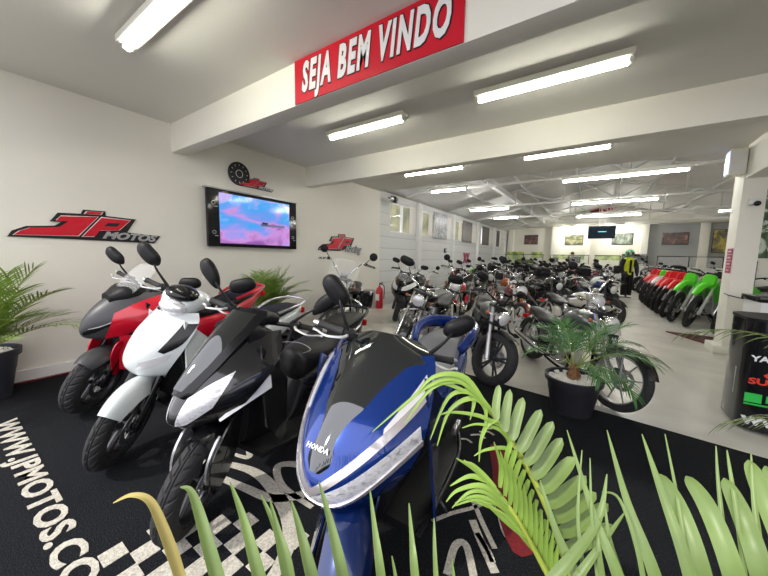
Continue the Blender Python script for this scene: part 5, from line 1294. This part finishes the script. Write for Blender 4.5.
# ------------------------------------------------------------------ right side: counter, column fittings
t = thing('promotional_counter', 'black rounded counter with motorcycle brand names in front of the white column', 'counter', (0, 0, 0.002))
poly = []
for cx, cy, a0 in ((1.15, 3.59, 180), (2.2, 3.59, 270), (2.2, 3.85, 0), (1.15, 3.85, 90)):
    for i in range(7): a = R(a0+15*i); poly.append((cx+0.12*math.cos(a), cy+0.12*math.sin(a)))
MB().prism(poly, lambda u, v, w: (u, v, 0.015+w), 0.845).build('counter_body', 'frameblack', t, ang=40)
MB().prism([(1.675+(u-1.675)*1.01, 3.72+(v-3.72)*1.02) for u, v in poly], lambda u, v, w: (u, v, 0.86+w), 0.02).build('counter_top', 'plastic', t, ang=40)
def ctext(nm, s, m, x, z, h, w, **k): return text_obj(nm, s, m, (x+w/2, 3.4685, z), (1, 0, 0), (0, 0, 1), t, size=h/0.7, fitw=w, offset=h*0.05, extrude=0.0012, **k)
ctext('brand_lettering', 'YAMAHA', 'signwhite', 1.045, 0.58, 0.042, 0.30)
MB().lathe([(0.022, 0), (0.028, 0), (0.028, 0.003), (0.022, 0.003)], (1.17, 3.469, 0.645), (0, -1, 0), n=24, closed=True).build('brand_ring', 'signwhite', t)
MB().prism([(1.165, 0.625), (1.175, 0.625), (1.175, 0.668), (1.165, 0.668)], lambda u, v, w: (u, 3.469-w, v), 0.003).build('brand_mark', 'signwhite', t)
ctext('brand_lettering', 'SUZUKI', 'redsign2', 1.05, 0.405, 0.045, 0.30)
MB().prism([(1.12, 0.46), (1.16, 0.50), (1.20, 0.46), (1.18, 0.45), (1.16, 0.47), (1.14, 0.44)], lambda u, v, w: (u, 3.469-w, v), 0.003).build('brand_mark', 'redsign2', t)
MB().box((1.085, 3.469, 0.275), (0.09, 0.004, 0.07)).build('brand_band', 'signgreen', t)
ctext('brand_lettering', 'Kawasaki', 'signgreen', 1.15, 0.275, 0.05, 0.34)
MB().box((1.22, 3.469, 0.225), (0.36, 0.004, 0.012)).build('brand_band', 'signgreen', t)
ctext('brand_lettering', 'www.jpmotos.com', 'signwhite', 1.04, 0.105, 0.085, 1.12)
MB().lathe([(0, 0), (0.10, 0), (0.10, 0.003), (0, 0.003)], (1.25, 3.469, 0.78), (0, -1, 0), n=24).build('brand_disc', 'redsign2', t)
MB().box((1.032, 3.66, 0.35), (0.006, 0.02, 0.22)).build('side_handle', 'signsilver', t)
# column fittings
t = thing('notice_sign', 'column of small faded red notices on the side of the white column', 'sign', (1.597, 6.42, 1.33))
for i in range(4):
    MB().box((-0.004, 0, 0.13-0.088*i), (0.008, 0.19, 0.082)).build('notice_plate', 'mag', t)
    MB().box((-0.009, 0.0, 0.13-0.088*i), (0.003, 0.11, 0.014)).build('notice_text', 'signwhite', t)
t = thing('emergency_light', 'boxy emergency lamp with pale blue face high on the white column', 'light', (1.515, 6.33, 2.66))
MB().box((0, 0, 0), (0.165, 0.20, 0.34), bev=0.01).build('lamp_case', 'beam', t); MB().box((-0.086, -0.0, 0.0), (0.008, 0.17, 0.30)).build('lamp_face', 'cyan', t)
MB().box((0, -0.103, 0), (0.14, 0.006, 0.28)).build('front_cover', 'signwhite', t)
t = thing('security_camera', 'small dome camera on the front of the white column', 'camera', (1.715, 6.30, 2.12))
MB().box((0, -0.025, 0), (0.10, 0.05, 0.08), bev=0.01).build('camera_base', 'signwhite', t); MB().ell((0.02, -0.07, -0.03), (0.035, 0.035, 0.035)).build('camera_lens', 'gloss_plastic', t)
tag(MB().tube([(1.597, 6.45, 0.86), (1.597, 6.31, 0.85), (1.61, 6.293, 0.845), (1.75, 6.293, 0.81), (1.84, 6.293, 0.80), (2.1, 6.2, 0.74)], 0.006, n=6, k=4).build('power_cable', 'blackline'), 'thin black cable wrapped round the white column', 'cable')
t = thing('cabinet', 'low white cabinet with dark glass bands, right of the white column', 'cabinet', (2.15, 5.5, 0.002))
MB().box((-0.05, 0, 0.43), (1.0, 0.5, 0.86), bev=0.01).build('cabinet_body', 'signwhite', t); MB().box((-0.05, 0, 0.89), (1.04, 0.54, 0.06), bev=0.005).build('cabinet_top', 'frameblack', t)
MB().box((-0.05, -0.255, 0.68), (0.98, 0.01, 0.10)).build('dark_band', 'frameblack', t)
M['mural'] = ramp_mat('plant_mural', 'Object', (5, 5, 5), [(0.35, (0.03, 0.06, 0.03)), (0.48, (0.10, 0.17, 0.09)), (0.56, (0.5, 0.55, 0.5)), (0.75, (0.65, 0.67, 0.64))], rough=0.6, dist=1.8, detail=6)
tag(MB().box((3.4, 9.02, 2.05), (1.75, 0.02, 1.3)).build('wall_picture', 'mural', flat=True), 'large wall picture of foliage to the right of the white column', 'picture')
# red edge mat by the column
tag(MB().prism([(1.20, 7.6), (1.56, 6.9), (2.2, 7.0), (2.2, 7.5)], lambda u, v, w: (u, v, 0.002+w), 0.02).build('floor_mat', 'darkred', flat=True), 'dark red floor mat behind the white column, by the first green dirt bike', 'mat')
# ------------------------------------------------------------------ things on the left wall
t = thing('fire_extinguisher', 'red fire extinguisher standing in the corner by the plank wall', 'fire extinguisher', (-4.33, 6.25, 0.002))
MB().lathe([(0, 0), (0.085, 0.0), (0.09, 0.02), (0.09, 0.44), (0.07, 0.50), (0.03, 0.53), (0.03, 0.56), (0, 0.56)], n=24).build('cylinder_body', 'red', t)
MB().tube([(0, 0, 0.56), (0.0, 0, 0.61), (0.09, 0, 0.64)], 0.014, n=8).build('handle', 'gloss_plastic', t); MB().tube([(0.02, 0, 0.60), (0.12, 0.02, 0.55), (0.12, 0.02, 0.25)], 0.012, n=8, k=5).build('hose', 'rubber', t)
MB().box((0.0, -0.086, 0.28), (0.10, 0.01, 0.16), bev=0.003).build('paper_label', 'signwhite', t)
t = thing('wall_fan', 'black projector-like wall unit at the top of the plank wall corner', 'speaker', (-4.40, 6.75, 2.72))
t.name = 'wall_spotlight'; t['label'] = 'black spotlight unit high in the corner where the plank wall begins'; t['category'] = 'light'
MB().tube([(-0.07, 0, 0.05), (0.02, 0, 0.03), (0.06, 0, 0.0)], 0.015, n=8).build('bracket', 'plastic', t); MB().box((0.10, 0.02, -0.01), (0.16, 0.22, 0.14), rot=(0, R(15), R(20)), bev=0.02).build('lamp_head', 'plastic', t); MB().lathe([(0, 0.02), (0.05, 0.015), (0.06, 0)], (0.12, -0.1, -0.02), (0.3, -0.9, -0.2), n=20).build('lamp_lens', 'chrome', t)
for y, l in ((10.7, 'small grey socket box on the plank wall under the first poster'), (14.75, 'small grey socket box on the plank wall under the third poster')):
    t = thing('socket_box', l, 'socket', (HX+0.02, y, 1.53)); MB().box((0, 0, 0), (0.04, 0.16, 0.16), bev=0.006).build('box_shell', 'matgrey', t); MB().box((0.022, 0, 0.01), (0.006, 0.09, 0.06)).build('socket_face', 'signsilver', t)
o = text_obj('wall_emblem', 'XX', 'mag', (HX+0.03, 13.0, 1.25), (0, 1, 0), (0, 0, 1), None, size=0.55, offset=0.03, extrude=0.01, fitw=0.8); tag(o, 'faded red crossed emblem on the plank wall in the middle of the hall', 'emblem')
# tall green plants at the far left corner
for i, (x, y, l) in enumerate([(-4.05, 18.62, 'dark green bushy plant in the far left corner of the hall'), (-3.2, 18.62, 'green bushy plant second from the far left corner of the hall')]):
    t = thing('potted_plant', l, 'potted plant', (x, y, 0.002)); pot(t, 0.13, 0.17, 0.45)
    for k in range(14):
        a = k*2.4; frond(t, (0.03*math.cos(a), 0.03*math.sin(a), 0.42), (math.cos(a), math.sin(a), 0), 0.42, 2.6+0.5*(k % 4), n=12, leaf=0.22, w=0.02, mt='leaf_dark', droop=0.8, seed=80+k+i*20, nseg=3)
# ------------------------------------------------------------------ the far end of the hall
M['pic_a'] = ramp_mat('dark_photo_print', 'Object', (4, 4, 5), [(0.35, (0.02, 0.012, 0.012)), (0.55, (0.12, 0.05, 0.04)), (0.72, (0.42, 0.2, 0.15))], rough=0.3, dist=0.8)
M['pic_b'] = ramp_mat('landscape_photo_print', 'Object', (3, 3, 6), [(0.35, (0.03, 0.03, 0.02)), (0.5, (0.16, 0.17, 0.08)), (0.62, (0.35, 0.33, 0.2)), (0.75, (0.08, 0.08, 0.07))], rough=0.3, dist=0.8)
M['pic_c'] = ramp_mat('skyline_photo_print', 'Object', (6, 4, 3), [(0.35, (0.05, 0.06, 0.05)), (0.52, (0.16, 0.19, 0.15)), (0.7, (0.4, 0.42, 0.36))], rough=0.3, dist=0.4)
M['pic_d'] = ramp_mat('yellow_poster_print', 'Object', (3, 3, 2.2), [(0.35, (0.05, 0.06, 0.07)), (0.5, (0.3, 0.25, 0.1)), (0.6, (0.65, 0.5, 0.1)), (0.75, (0.5, 0.4, 0.25))], rough=0.3, dist=1.0)
def picture(x0, x1, z0, z1, m, label, y=FY-0.05, fr=True):
    t = thing('framed_picture', label, 'picture', ((x0+x1)/2, y, (z0+z1)/2))
    MB().box((0, 0.0, 0), (x1-x0+0.04, 0.03, z1-z0+0.04)).build('frame', 'frameblack', t, flat=True); MB().box((0, -0.018, 0), (x1-x0, 0.008, z1-z0)).build('print', m, t, flat=True)
picture(-3.55, -2.85, 2.17, 2.68, 'pic_a', 'dark red framed picture at the left end of the far wall', FY-0.02)
picture(-1.42, -0.60, 2.13, 2.65, 'pic_b', 'landscape picture on the far wall, left of the hanging television', FY-0.02)
picture(0.72, 1.55, 2.15, 2.68, 'pic_c', 'green-grey skyline picture partly hidden by the hanging television', FY-0.02)
picture(2.70, 3.62, 2.13, 2.68, 'pic_a', 'dark framed picture on the shaded grey recess of the far wall', FY-0.07)
picture(4.45, 5.6, 1.75, 2.78, 'pic_d', 'tall yellow and grey poster beside the far right pier', FY-0.07)
t = thing('hanging_television', 'black television hanging from the roof in front of the far wall', 'television', (0.16, 14.6, 2.36)); t.name = 'ceiling_television'
MB().box((0, 0, 0), (0.86, 0.06, 0.48), rot=(R(8), 0, 0), bev=0.01).build('screen_case', 'frameblack', t); MB().box((0.0, -0.033, 0.0), (0.82, 0.004, 0.44), rot=(R(8), 0, 0)).build('screen', mat('dim_screen', (0.003, 0.006, 0.01), 0.15, emit=(0.004, 0.01, 0.016), estr=0.5), t, flat=True)
MB().box((0.02, -0.04, 0.02), (0.26, 0.004, 0.025), rot=(R(8), 0, 0)).build('screen_caption', mat('cyan_caption', (0.1, 0.5, 0.6), 0.3, emit=(0.1, 0.5, 0.6), estr=1.0), t, flat=True)
for s in (1, -1): MB().tube([(s*0.08, 0.03, 0.2), (s*0.12, 0.03, 0.75), (s*0.12, 0.03, 1.0)], 0.014, n=6).build('ceiling_rod', 'steel', t)
# gable emblem
t = thing('gable_logo', 'red winged emblem on the gable above the far wall', 'sign', (0.16, FY-0.31, 3.86))
MB().prism([(-0.6, 0.0), (-0.2, 0.14), (-0.04, 0.14), (-0.04, -0.04), (-0.3, -0.05)], lambda u, v, w: (u, -w, v), 0.02).build('left_wing', 'signred', t); MB().prism([(0.04, -0.04), (0.04, 0.14), (0.62, 0.14), (0.4, 0.02), (0.25, -0.05)], lambda u, v, w: (u, -w, v), 0.02).build('right_wing', 'signred', t)
for x, l in ((-2.9, 'black loudspeaker on the header beam at the left of the far wall'), (3.3, 'black loudspeaker on the header beam at the right of the far wall')):
    t = thing('loudspeaker', l, 'speaker', (x, FY-0.5, 3.61)); MB().box((0, 0, 0.16), (0.28, 0.22, 0.32), bev=0.01).build('speaker_case', 'plastic', t); MB().lathe([(0, 0.01), (0.09, 0.0), (0.10, 0.012), (0.11, 0.0)], (0, -0.112, 0.13), (0, -1, 0), n=20).build('speaker_cone', 'gloss_plastic', t)
# service counters with computers
for i, (x0, x1, l) in enumerate([(-4.3, -2.3, 'white service counter at the far left with a lime panel'), (-2.0, -0.2, 'white service counter left of the far television'), (0.0, 2.1, 'white service counter under the skyline picture'), (2.4, 4.6, 'white service counter in front of the shaded grey recess')]):
    y = 19.2+0.02*i; t = thing('service_counter', l, 'counter', ((x0+x1)/2, y, 0.002)); w_ = x1-x0
    MB().box((0, 0, 0.5), (w_, 0.5, 1.0), bev=0.01).build('counter_front', 'signwhite', t); MB().box((0, 0, 1.02), (w_+0.06, 0.56, 0.05), bev=0.006).build('worktop', 'beam', t)
    MB().box((0, -0.2, 1.28), (w_*0.98, 0.012, 0.48)).build('glass_screen', 'glass', t, flat=True); MB().box((0, -0.2, 1.53), (w_, 0.03, 0.03)).build('glass_rail', 'gloss_plastic', t, flat=True)
    for s in (-1, 0, 1): MB().box((s*w_*0.485, -0.2, 1.28), (0.03, 0.03, 0.48)).build('glass_post', 'gloss_plastic', t, flat=True)
    if i == 0: MB().box((0.1, -0.26, 0.9), (0.9, 0.01, 0.7)).build('lime_panel', 'leaf_light', t, flat=True)
M['lime'] = ramp_mat('lime_foliage_print', 'Object', (4, 4, 4), [(0.35, (0.12, 0.22, 0.03)), (0.55, (0.4, 0.52, 0.08)), (0.75, (0.7, 0.75, 0.4))], rough=0.5)
for i, (x, w_, z0, z1, l) in enumerate([(-3.95, 0.9, 1.0, 1.7, 'lime green leafy panel above the far left counter'), (-2.8, 0.55, 1.35, 1.7, 'narrow lime green panel right of the larger one'), (-1.2, 1.5, 1.30, 1.55, 'pale green planter strip on the wall under the landscape picture'), (0.75, 1.3, 1.30, 1.55, 'pale green planter strip on the wall under the skyline picture')]):
    tag(MB().box((x, FY-0.3, (z0+z1)/2), (w_, 0.05, z1-z0)).build('leaf_panel', 'lime', flat=True), l, 'panel')
def monitor(x, y, z, w_, h_, rot, l):
    t = thing('computer_monitor', l, 'monitor', (x, y, z), R(rot)); MB().box((0, 0, h_/2+0.08), (w_, 0.04, h_), bev=0.006).build('screen_case', 'frameblack', t); MB().box((0, 0.03, 0.05), (0.05, 0.03, 0.12)).build('stand', 'frameblack', t); MB().box((0, 0, 0.008), (0.22, 0.16, 0.016), bev=0.004).build('stand_foot', 'frameblack', t)
monitor(-0.75, 19.27, 1.048, 0.34, 0.34, 20, 'black computer monitor on the counter left of the hanging television')
monitor(1.6, 19.27, 1.05, 0.95, 0.5, 0, 'wide black monitor on the counter below the skyline picture')
monitor(-1.75, 19.27, 1.048, 0.30, 0.26, -10, 'small black monitor at the left end of the second far counter')
# clerk behind the counter: seated dark figure seen only as head and shoulders
def skin_body(name, pts, edges, rad, mt, parent, root=0, sub=2):
    me = bpy.data.meshes.new(name); me.from_pydata(pts, edges, []); o = bpy.data.objects.new(name, me); col.objects.link(o)
    sk = o.modifiers.new('skin', 'SKIN'); 
    for i, r in enumerate(rad): me.skin_vertices[0].data[i].radius = (r, r) if not isinstance(r, tuple) else r
    me.skin_vertices[0].data[root].use_root = True
    sb = o.modifiers.new('sub', 'SUBSURF'); sb.levels = sub; sb.render_levels = sub
    bpy.context.view_layer.update(); dg = bpy.context.evaluated_depsgraph_get(); m2 = bpy.data.meshes.new_from_object(o.evaluated_get(dg))
    bpy.data.objects.remove(o); m2.materials.clear(); m2.materials.append(M[mt]); m2.polygons.foreach_set('use_smooth', [True]*len(m2.polygons))
    o = bpy.data.objects.new(name, m2); col.objects.link(o)
    if parent: o.parent = parent
    return o
M['skin'] = mat('skin_tone', (0.45, 0.26, 0.18), 0.5); M['hair'] = mat('dark_hair', (0.012, 0.009, 0.007), 0.6); M['shirt'] = mat('dark_shirt', (0.02, 0.022, 0.03), 0.8)
def person(x, y, yaw, label):
    t = thing('person', label, 'person', (x, y, 0.002), R(yaw))
    P = [(0, 0, 0.92), (0, 0, 1.12), (0, 0, 1.36), (0, 0, 1.47), (0, 0.0, 1.56), (0.0, 0.01, 1.66), (0.17, 0, 1.38), (0.23, 0.03, 1.14), (0.20, 0.22, 1.10), (0.17, 0.30, 1.11), (-0.17, 0, 1.38), (-0.23, 0.03, 1.14), (-0.20, 0.22, 1.10), (-0.17, 0.30, 1.11), (0.09, 0, 0.88), (0.10, 0.02, 0.48), (0.10, -0.01, 0.08), (0.10, 0.13, 0.04), (-0.09, 0, 0.88), (-0.10, 0.02, 0.48), (-0.10, -0.01, 0.08), (-0.10, 0.13, 0.04)]
    E = [(0, 1), (1, 2), (2, 3), (3, 4), (4, 5), (2, 6), (6, 7), (7, 8), (8, 9), (2, 10), (10, 11), (11, 12), (12, 13), (0, 14), (14, 15), (15, 16), (16, 17), (0, 18), (18, 19), (19, 20), (20, 21)]
    rad = [(0.16, 0.11), (0.14, 0.10), (0.15, 0.11), 0.055, 0.085, 0.085, 0.06, 0.045, 0.035, 0.03, 0.06, 0.045, 0.035, 0.03, 0.09, 0.06, 0.045, 0.035, 0.09, 0.06, 0.045, 0.035]
    skin_body('body', P, E, rad, 'skin', t)
    m = MB(); m.tube([(0, 0, 0.86), (0, 0, 1.1), (0, 0, 1.34), (0, 0, 1.44)], [0.175, 0.165, 0.18, 0.09], n=16, k=4, flat=0.75, up=(0, 1, 0))
    for s in (1, -1): m.tube([(s*0.13, 0, 1.38), (s*0.18, 0.0, 1.36), (s*0.235, 0.03, 1.14)], [0.085, 0.08, 0.06], n=12, k=3)
    m.build('shirt', 'shirt', t); m = MB()
    for s in (1, -1): m.tube([(s*0.085, 0, 0.92), (s*0.10, 0.02, 0.48), (s*0.10, -0.01, 0.10)], [0.105, 0.08, 0.06], n=12, k=3)
    m.build('trousers', 'matgrey', t)
    MB().ell((0, -0.015, 1.63), (0.095, 0.105, 0.10)).build('hair', 'hair', t); MB().ell((0, 0.10, 1.58), (0.012, 0.018, 0.02), 8, 6).build('nose', 'skin', t)
    return t
person(-1.0, 19.75, 180, 'person in a dark shirt standing behind the counter left of the hanging television')
# display dummy in yellow riding gear
t = thing('display_mannequin', 'display dummy in a neon yellow riding jacket and green helmet at the aisle end', 'mannequin', (1.02, 13.9, 0.002), R(25))
m = MB(); m.lathe([(0, 0), (0.17, 0), (0.17, 0.02), (0.03, 0.03), (0.03, 0.5), (0, 0.5)], n=20); m.build('stand', 'darkmetal', t)
m = MB()
for s in (1, -1): m.tube([(s*0.08, 0, 0.92), (s*0.10, 0, 0.5), (s*0.10, 0, 0.08)], [0.10, 0.085, 0.07], n=12, k=3)
m.build('riding_trousers', 'plastic', t)
m = MB(); m.tube([(0, 0, 0.80), (0, 0, 1.05), (0, 0, 1.32), (0, 0, 1.42)], [0.15, 0.145, 0.17, 0.08], n=16, k=4, flat=0.7, up=(0, 1, 0)); m.build('jacket', 'yellow', t)
m = MB()
for s in (1, -1): m.tube([(s*0.15, 0, 1.34), (s*0.24, -0.03, 1.1), (s*0.22, -0.12, 0.86)], [0.085, 0.07, 0.055], n=12, k=4)
m.build('sleeves', 'plastic', t); m = MB(); m.box((0, -0.128, 1.1), (0.07, 0.02, 0.45), bev=0.01); m.build('jacket_front_panel', 'plastic', t)
MB().ell((0, -0.01, 1.56), (0.13, 0.155, 0.14)).build('helmet', 'helmet', t); m = MB(); m.sheet([[(0.13*math.sin(a)*1.02, -0.165*math.cos(a)*1.0, 1.50+0.1*j/3) for a in [(-1.0+2.0*i/10) for i in range(11)]] for j in range(4)], 0.006); m.build('visor', 'smoke', t)
for s in (1, -1): MB().ell((s*0.21, -0.15, 0.82), (0.04, 0.05, 0.06), 10, 8).build('glove', 'plastic', t)

# ------------------------------------------------------------------ foreground palm, next to the photographer
def at(px, py, d):
    k = d/FPX
    return V((0, 0, CAMH)) + cr*((px-384)*k) + cdn*((py-288)*k) + cf*d
t = thing('potted_palm', 'large palm in the foreground whose long leaflets rise along the lower picture edge', 'potted plant', (0.24, 0.10, CT))
t0 = V(t.location)
pot(t, 0.13, 0.18, 0.30)
def blade(m, pts, w, tip=0.0, fold=0.25, k=5, blunt=False):
    """one leaflet: pts from base to tip, half width w in metres"""
    P = catmull([V(p)-t0 for p in pts], k); n = len(P); g = []
    for i, p in enumerate(P):
        q = i/(n-1); T = (P[min(i+1, n-1)]-P[max(i-1, 0)]).normalized()
        N = (V((0, 0, CAMH))-t0-p).normalized(); N = (N+V((0, 0, 0.3))).normalized(); S_ = T.cross(N).normalized(); U = S_.cross(T).normalized()
        ww = w*min(1, 0.45+q*2.2)*((1-q**1.6) if not blunt else (1-q**7)**0.7)+0.0006
        g.append([p-S_*ww, p-S_*ww*0.5-U*ww*fold*0.7, p-U*ww*fold*1.5, p+S_*ww*0.5-U*ww*fold*0.7, p+S_*ww])
    m.sheet(g, 0.0005)
def stem(pts, r, root=None):
    P = [V(p)-t0 for p in pts]
    if root: P = [V(root)-t0]+P
    return MB().tube(P, r, n=8, k=6).build('frond', 'stem', t)
# frond one: arching up from below the frame to the blue scooter
ra = [(640, 700, .60), (600, 630, .60), (572, 576, .60), (548, 510, .62), (522, 458, .65), (497, 420, .68), (470, 394, .72), (444, 381, .76)]
f1 = stem([at(*p) for p in ra], [0.009, 0.008, 0.007, 0.006, 0.004, 0.002], (0.24, 0.10, 0.34))
m = MB()
for bx_, by_, tx, ty, w_ in [(497, 420, 503, 402, 5), (505, 432, 514, 408, 6), (512, 440, 527, 416, 7), (519, 452, 545, 428, 7.5), (526, 464, 557, 440, 8), (533, 478, 566, 456, 8.5), (540, 492, 578, 474, 9), (546, 506, 590, 492, 9), (552, 520, 600, 508, 9), (558, 535, 612, 520, 9), (564, 552, 616, 540, 9)]:
    d = .62; mx, my = (bx_+tx)/2-4, (by_+ty)/2-5
    L_ = 1.0; ty -= 10; tx -= 4
    blade(m, [at(bx_, by_, d), at(mx, my, d+0.01), at(bx_+(tx-bx_)*L_, by_+(ty-by_)*L_*1.25, d+0.03)], w_/FPX*d*0.72, blunt=True)
m.build('leaflets', 'leaf_light', f1, ang=80)
m = MB()
for pts, w_ in [([(482, 398), (462, 376), (433, 377), (412, 400)], 3.2), ([(486, 403), (462, 382), (432, 388), (404, 424)], 3), ([(490, 408), (470, 392), (448, 398), (430, 440)], 3), ([(494, 413), (474, 398), (450, 410), (437, 446)], 2.8), ([(478, 396), (455, 379), (425, 388), (372, 432)], 2.6),
                ([(498, 420), (488, 424), (481, 440), (479, 462)], 2.5), ([(504, 428), (480, 416), (452, 412), (440, 415)], 2), ([(470, 394), (474, 402), (470, 420)], 2.4), ([(480, 400), (486, 412), (484, 436)], 2.2), ([(512, 445), (500, 430), (478, 424), (462, 428)], 1.8),
                ([(520, 458), (505, 448), (485, 450), (474, 456)], 2.0), ([(500, 424), (508, 440), (516, 470)], 1.8), ([(464, 391), (440, 382), (420, 392), (398, 412)], 2.2)]:
    d = .66; blade(m, [at(x, y, d) for x, y in pts], w_/FPX*d)
for i in range(15):
    bx_, by_ = 512+i*4.2, 440+i*10; blade(m, [at(bx_, by_, .63), at(bx_-6, by_+22, .64), at(bx_-3+i*0.6, by_+54+i, .66)], 2.6/FPX*.64)
m.build('leaflets', 'leaf', f1, ang=80)
# frond two: yellowish, lower
f2 = stem([at(600, 690, .55), at(565, 610, .56), at(540, 560, .57), at(515, 515, .58), at(490, 482, .60), at(464, 460, .62)], [0.007, 0.006, 0.005, 0.003, 0.0015], (0.22, 0.11, 0.34))
m = MB()
for i, pts in enumerate([[(500, 495), (478, 472), (456, 458)], [(508, 506), (484, 486), (458, 490), (446, 502)], [(515, 516), (490, 494), (470, 492), (452, 508)], [(522, 528), (500, 505), (476, 496), (455, 503)], [(490, 482), (470, 476), (450, 486)], [(528, 540), (505, 520), (480, 500), (454, 506)], [(496, 488), (474, 466), (462, 462)], [(535, 552), (518, 530), (500, 512), (462, 497)], [(545, 568), (530, 535), (505, 508), (480, 502)]]):
    blade(m, [at(x, y, .58) for x, y in pts], 2.6/FPX*.58)
for i in range(12):
    bx_, by_ = 500+i*5, 488+i*8.5; blade(m, [at(bx_, by_, .58), at(bx_+1, by_-22, .57), at(bx_-6+i, by_-46, .56)], 2.4/FPX*.58)
m.build('leaflets', 'leaf', f2, ang=80)
# frond three: the row of long leaflets along the lower edge on the right
f3 = stem([at(560, 690, .46), at(640, 660, .46), at(740, 640, .46), at(860, 640, .47)], [0.008, 0.007, 0.006, 0.003], (0.26, 0.10, 0.34))
m = MB()
for pts, w_, bl in [([(655, 690), (618, 576), (594, 515), (567, 430)], 6, 0), ([(690, 690), (655, 576), (627, 501), (607, 430)], 6.5, 0), ([(715, 690), (690, 576), (661, 490), (642, 434)], 6.5, 0), ([(730, 700), (702, 576), (680, 510), (660, 474)], 8, 1), ([(765, 700), (734, 576), (708, 508), (686, 476)], 8.5, 1), ([(790, 700), (762, 576), (742, 515), (724, 478)], 8.5, 1), ([(830, 700), (796, 576), (766, 500), (748, 460)], 9, 1), ([(850, 690), (810, 560), (785, 500), (765, 466)], 8.5, 1),
                    ([(600, 690), (585, 600), (556, 530), (540, 480)], 6, 0), ([(640, 690), (628, 600), (610, 540), (604, 496)], 3, 0), ([(700, 640), (688, 560), (676, 490), (665, 434)], 2.4, 0), ([(730, 620), (724, 540), (718, 480), (716, 446)], 2.2, 0), ([(748, 600), (738, 520), (730, 470), (727, 450)], 2.2, 0), ([(762, 560), (754, 500), (751, 452)], 2.4, 0),
                    ([(540, 590), (567, 563), (598, 520), (607, 474)], 6, 0), ([(560, 600), (590, 560), (625, 512)], 4.5, 0), ([(588, 600), (578, 520), (582, 450)], 1.8, 0), ([(600, 600), (592, 520), (590, 458)], 1.6, 0), ([(650, 640), (640, 560), (620, 500), (602, 492)], 2.2, 0), ([(612, 640), (600, 560), (598, 530)], 3, 0)]:
    d = .46; blade(m, [at(x, y, d+0.0006*max(0, 576-y)) for x, y in pts], w_/FPX*d, blunt=bool(bl), k=6)
m.build('leaflets', 'leaf_light', f3, ang=80)
# frond four: the row of pointed leaflets along the lower edge on the left
f4 = stem([at(470, 690, .42), at(380, 670, .42), at(280, 660, .43), at(160, 650, .44)], [0.007, 0.006, 0.004, 0.002], (0.22, 0.10, 0.34))
m = MB()
for pts, w_ in [([(250, 690), (217, 576), (199, 512), (190, 490), (180, 487)], 6.5), ([(290, 690), (259, 576), (243, 517), (230, 482)], 6.5), ([(318, 690), (288, 576), (277, 531), (261, 495)], 6), ([(340, 690), (312, 576), (300, 530), (291, 500)], 6.5), ([(300, 690), (290, 576), (278, 530), (270, 500)], 5), ([(368, 690), (343, 576), (330, 520), (319, 482)], 6.5), ([(395, 690), (381, 576), (375, 530), (370, 490)], 5), ([(425, 690), (415, 576), (412, 540), (409, 503)], 4.5), ([(445, 690), (436, 576), (434, 518)], 3), ([(400, 690), (398, 600), (392, 556)], 3), ([(465, 690), (456, 600), (452, 560)], 3)]:
    d = .42; blade(m, [at(x, y, d+0.0005*max(0, 576-y)) for x, y in pts], w_/FPX*d, k=6)
m.build('leaflets', 'leaf_light', f4, ang=80)
m = MB(); d = .43; blade(m, [at(x, y, d) for x, y in [(215, 690), (180, 576), (162, 525), (149, 500), (131, 495), (113, 503)]], 5/FPX*d, k=6); m.build('dry_leaflet', 'dry', f4, ang=80)
# palm at the right edge
t = thing('potted_palm', 'palm at the right picture edge with long leaflets reaching over the black counter', 'potted plant', (1.38, 2.25, CT))
pot(t, 0.13, 0.18, 0.34)
for i, (a, up, L, dr) in enumerate([(164, 1.6, 1.16, 1.1), (158, 0.6, 0.80, 1.0), (120, 1.6, 0.8, 1.0), (70, 1.4, 0.8, 1.0), (20, 1.0, 0.8, 1.0), (-30, 1.2, 0.8, 1.0), (-75, 1.8, 0.7, 1.0), (175, 2.6, 0.7, 1.0)]):
    frond(t, (0.02*math.cos(R(a)), 0.02*math.sin(R(a)), 0.36), (math.cos(R(a)), math.sin(R(a)), 0), L, up, n=18, leaf=0.17, w=0.008, mt='leaf_light' if i < 2 else 'leaf', droop=dr, seed=120+i, vee=0.1)
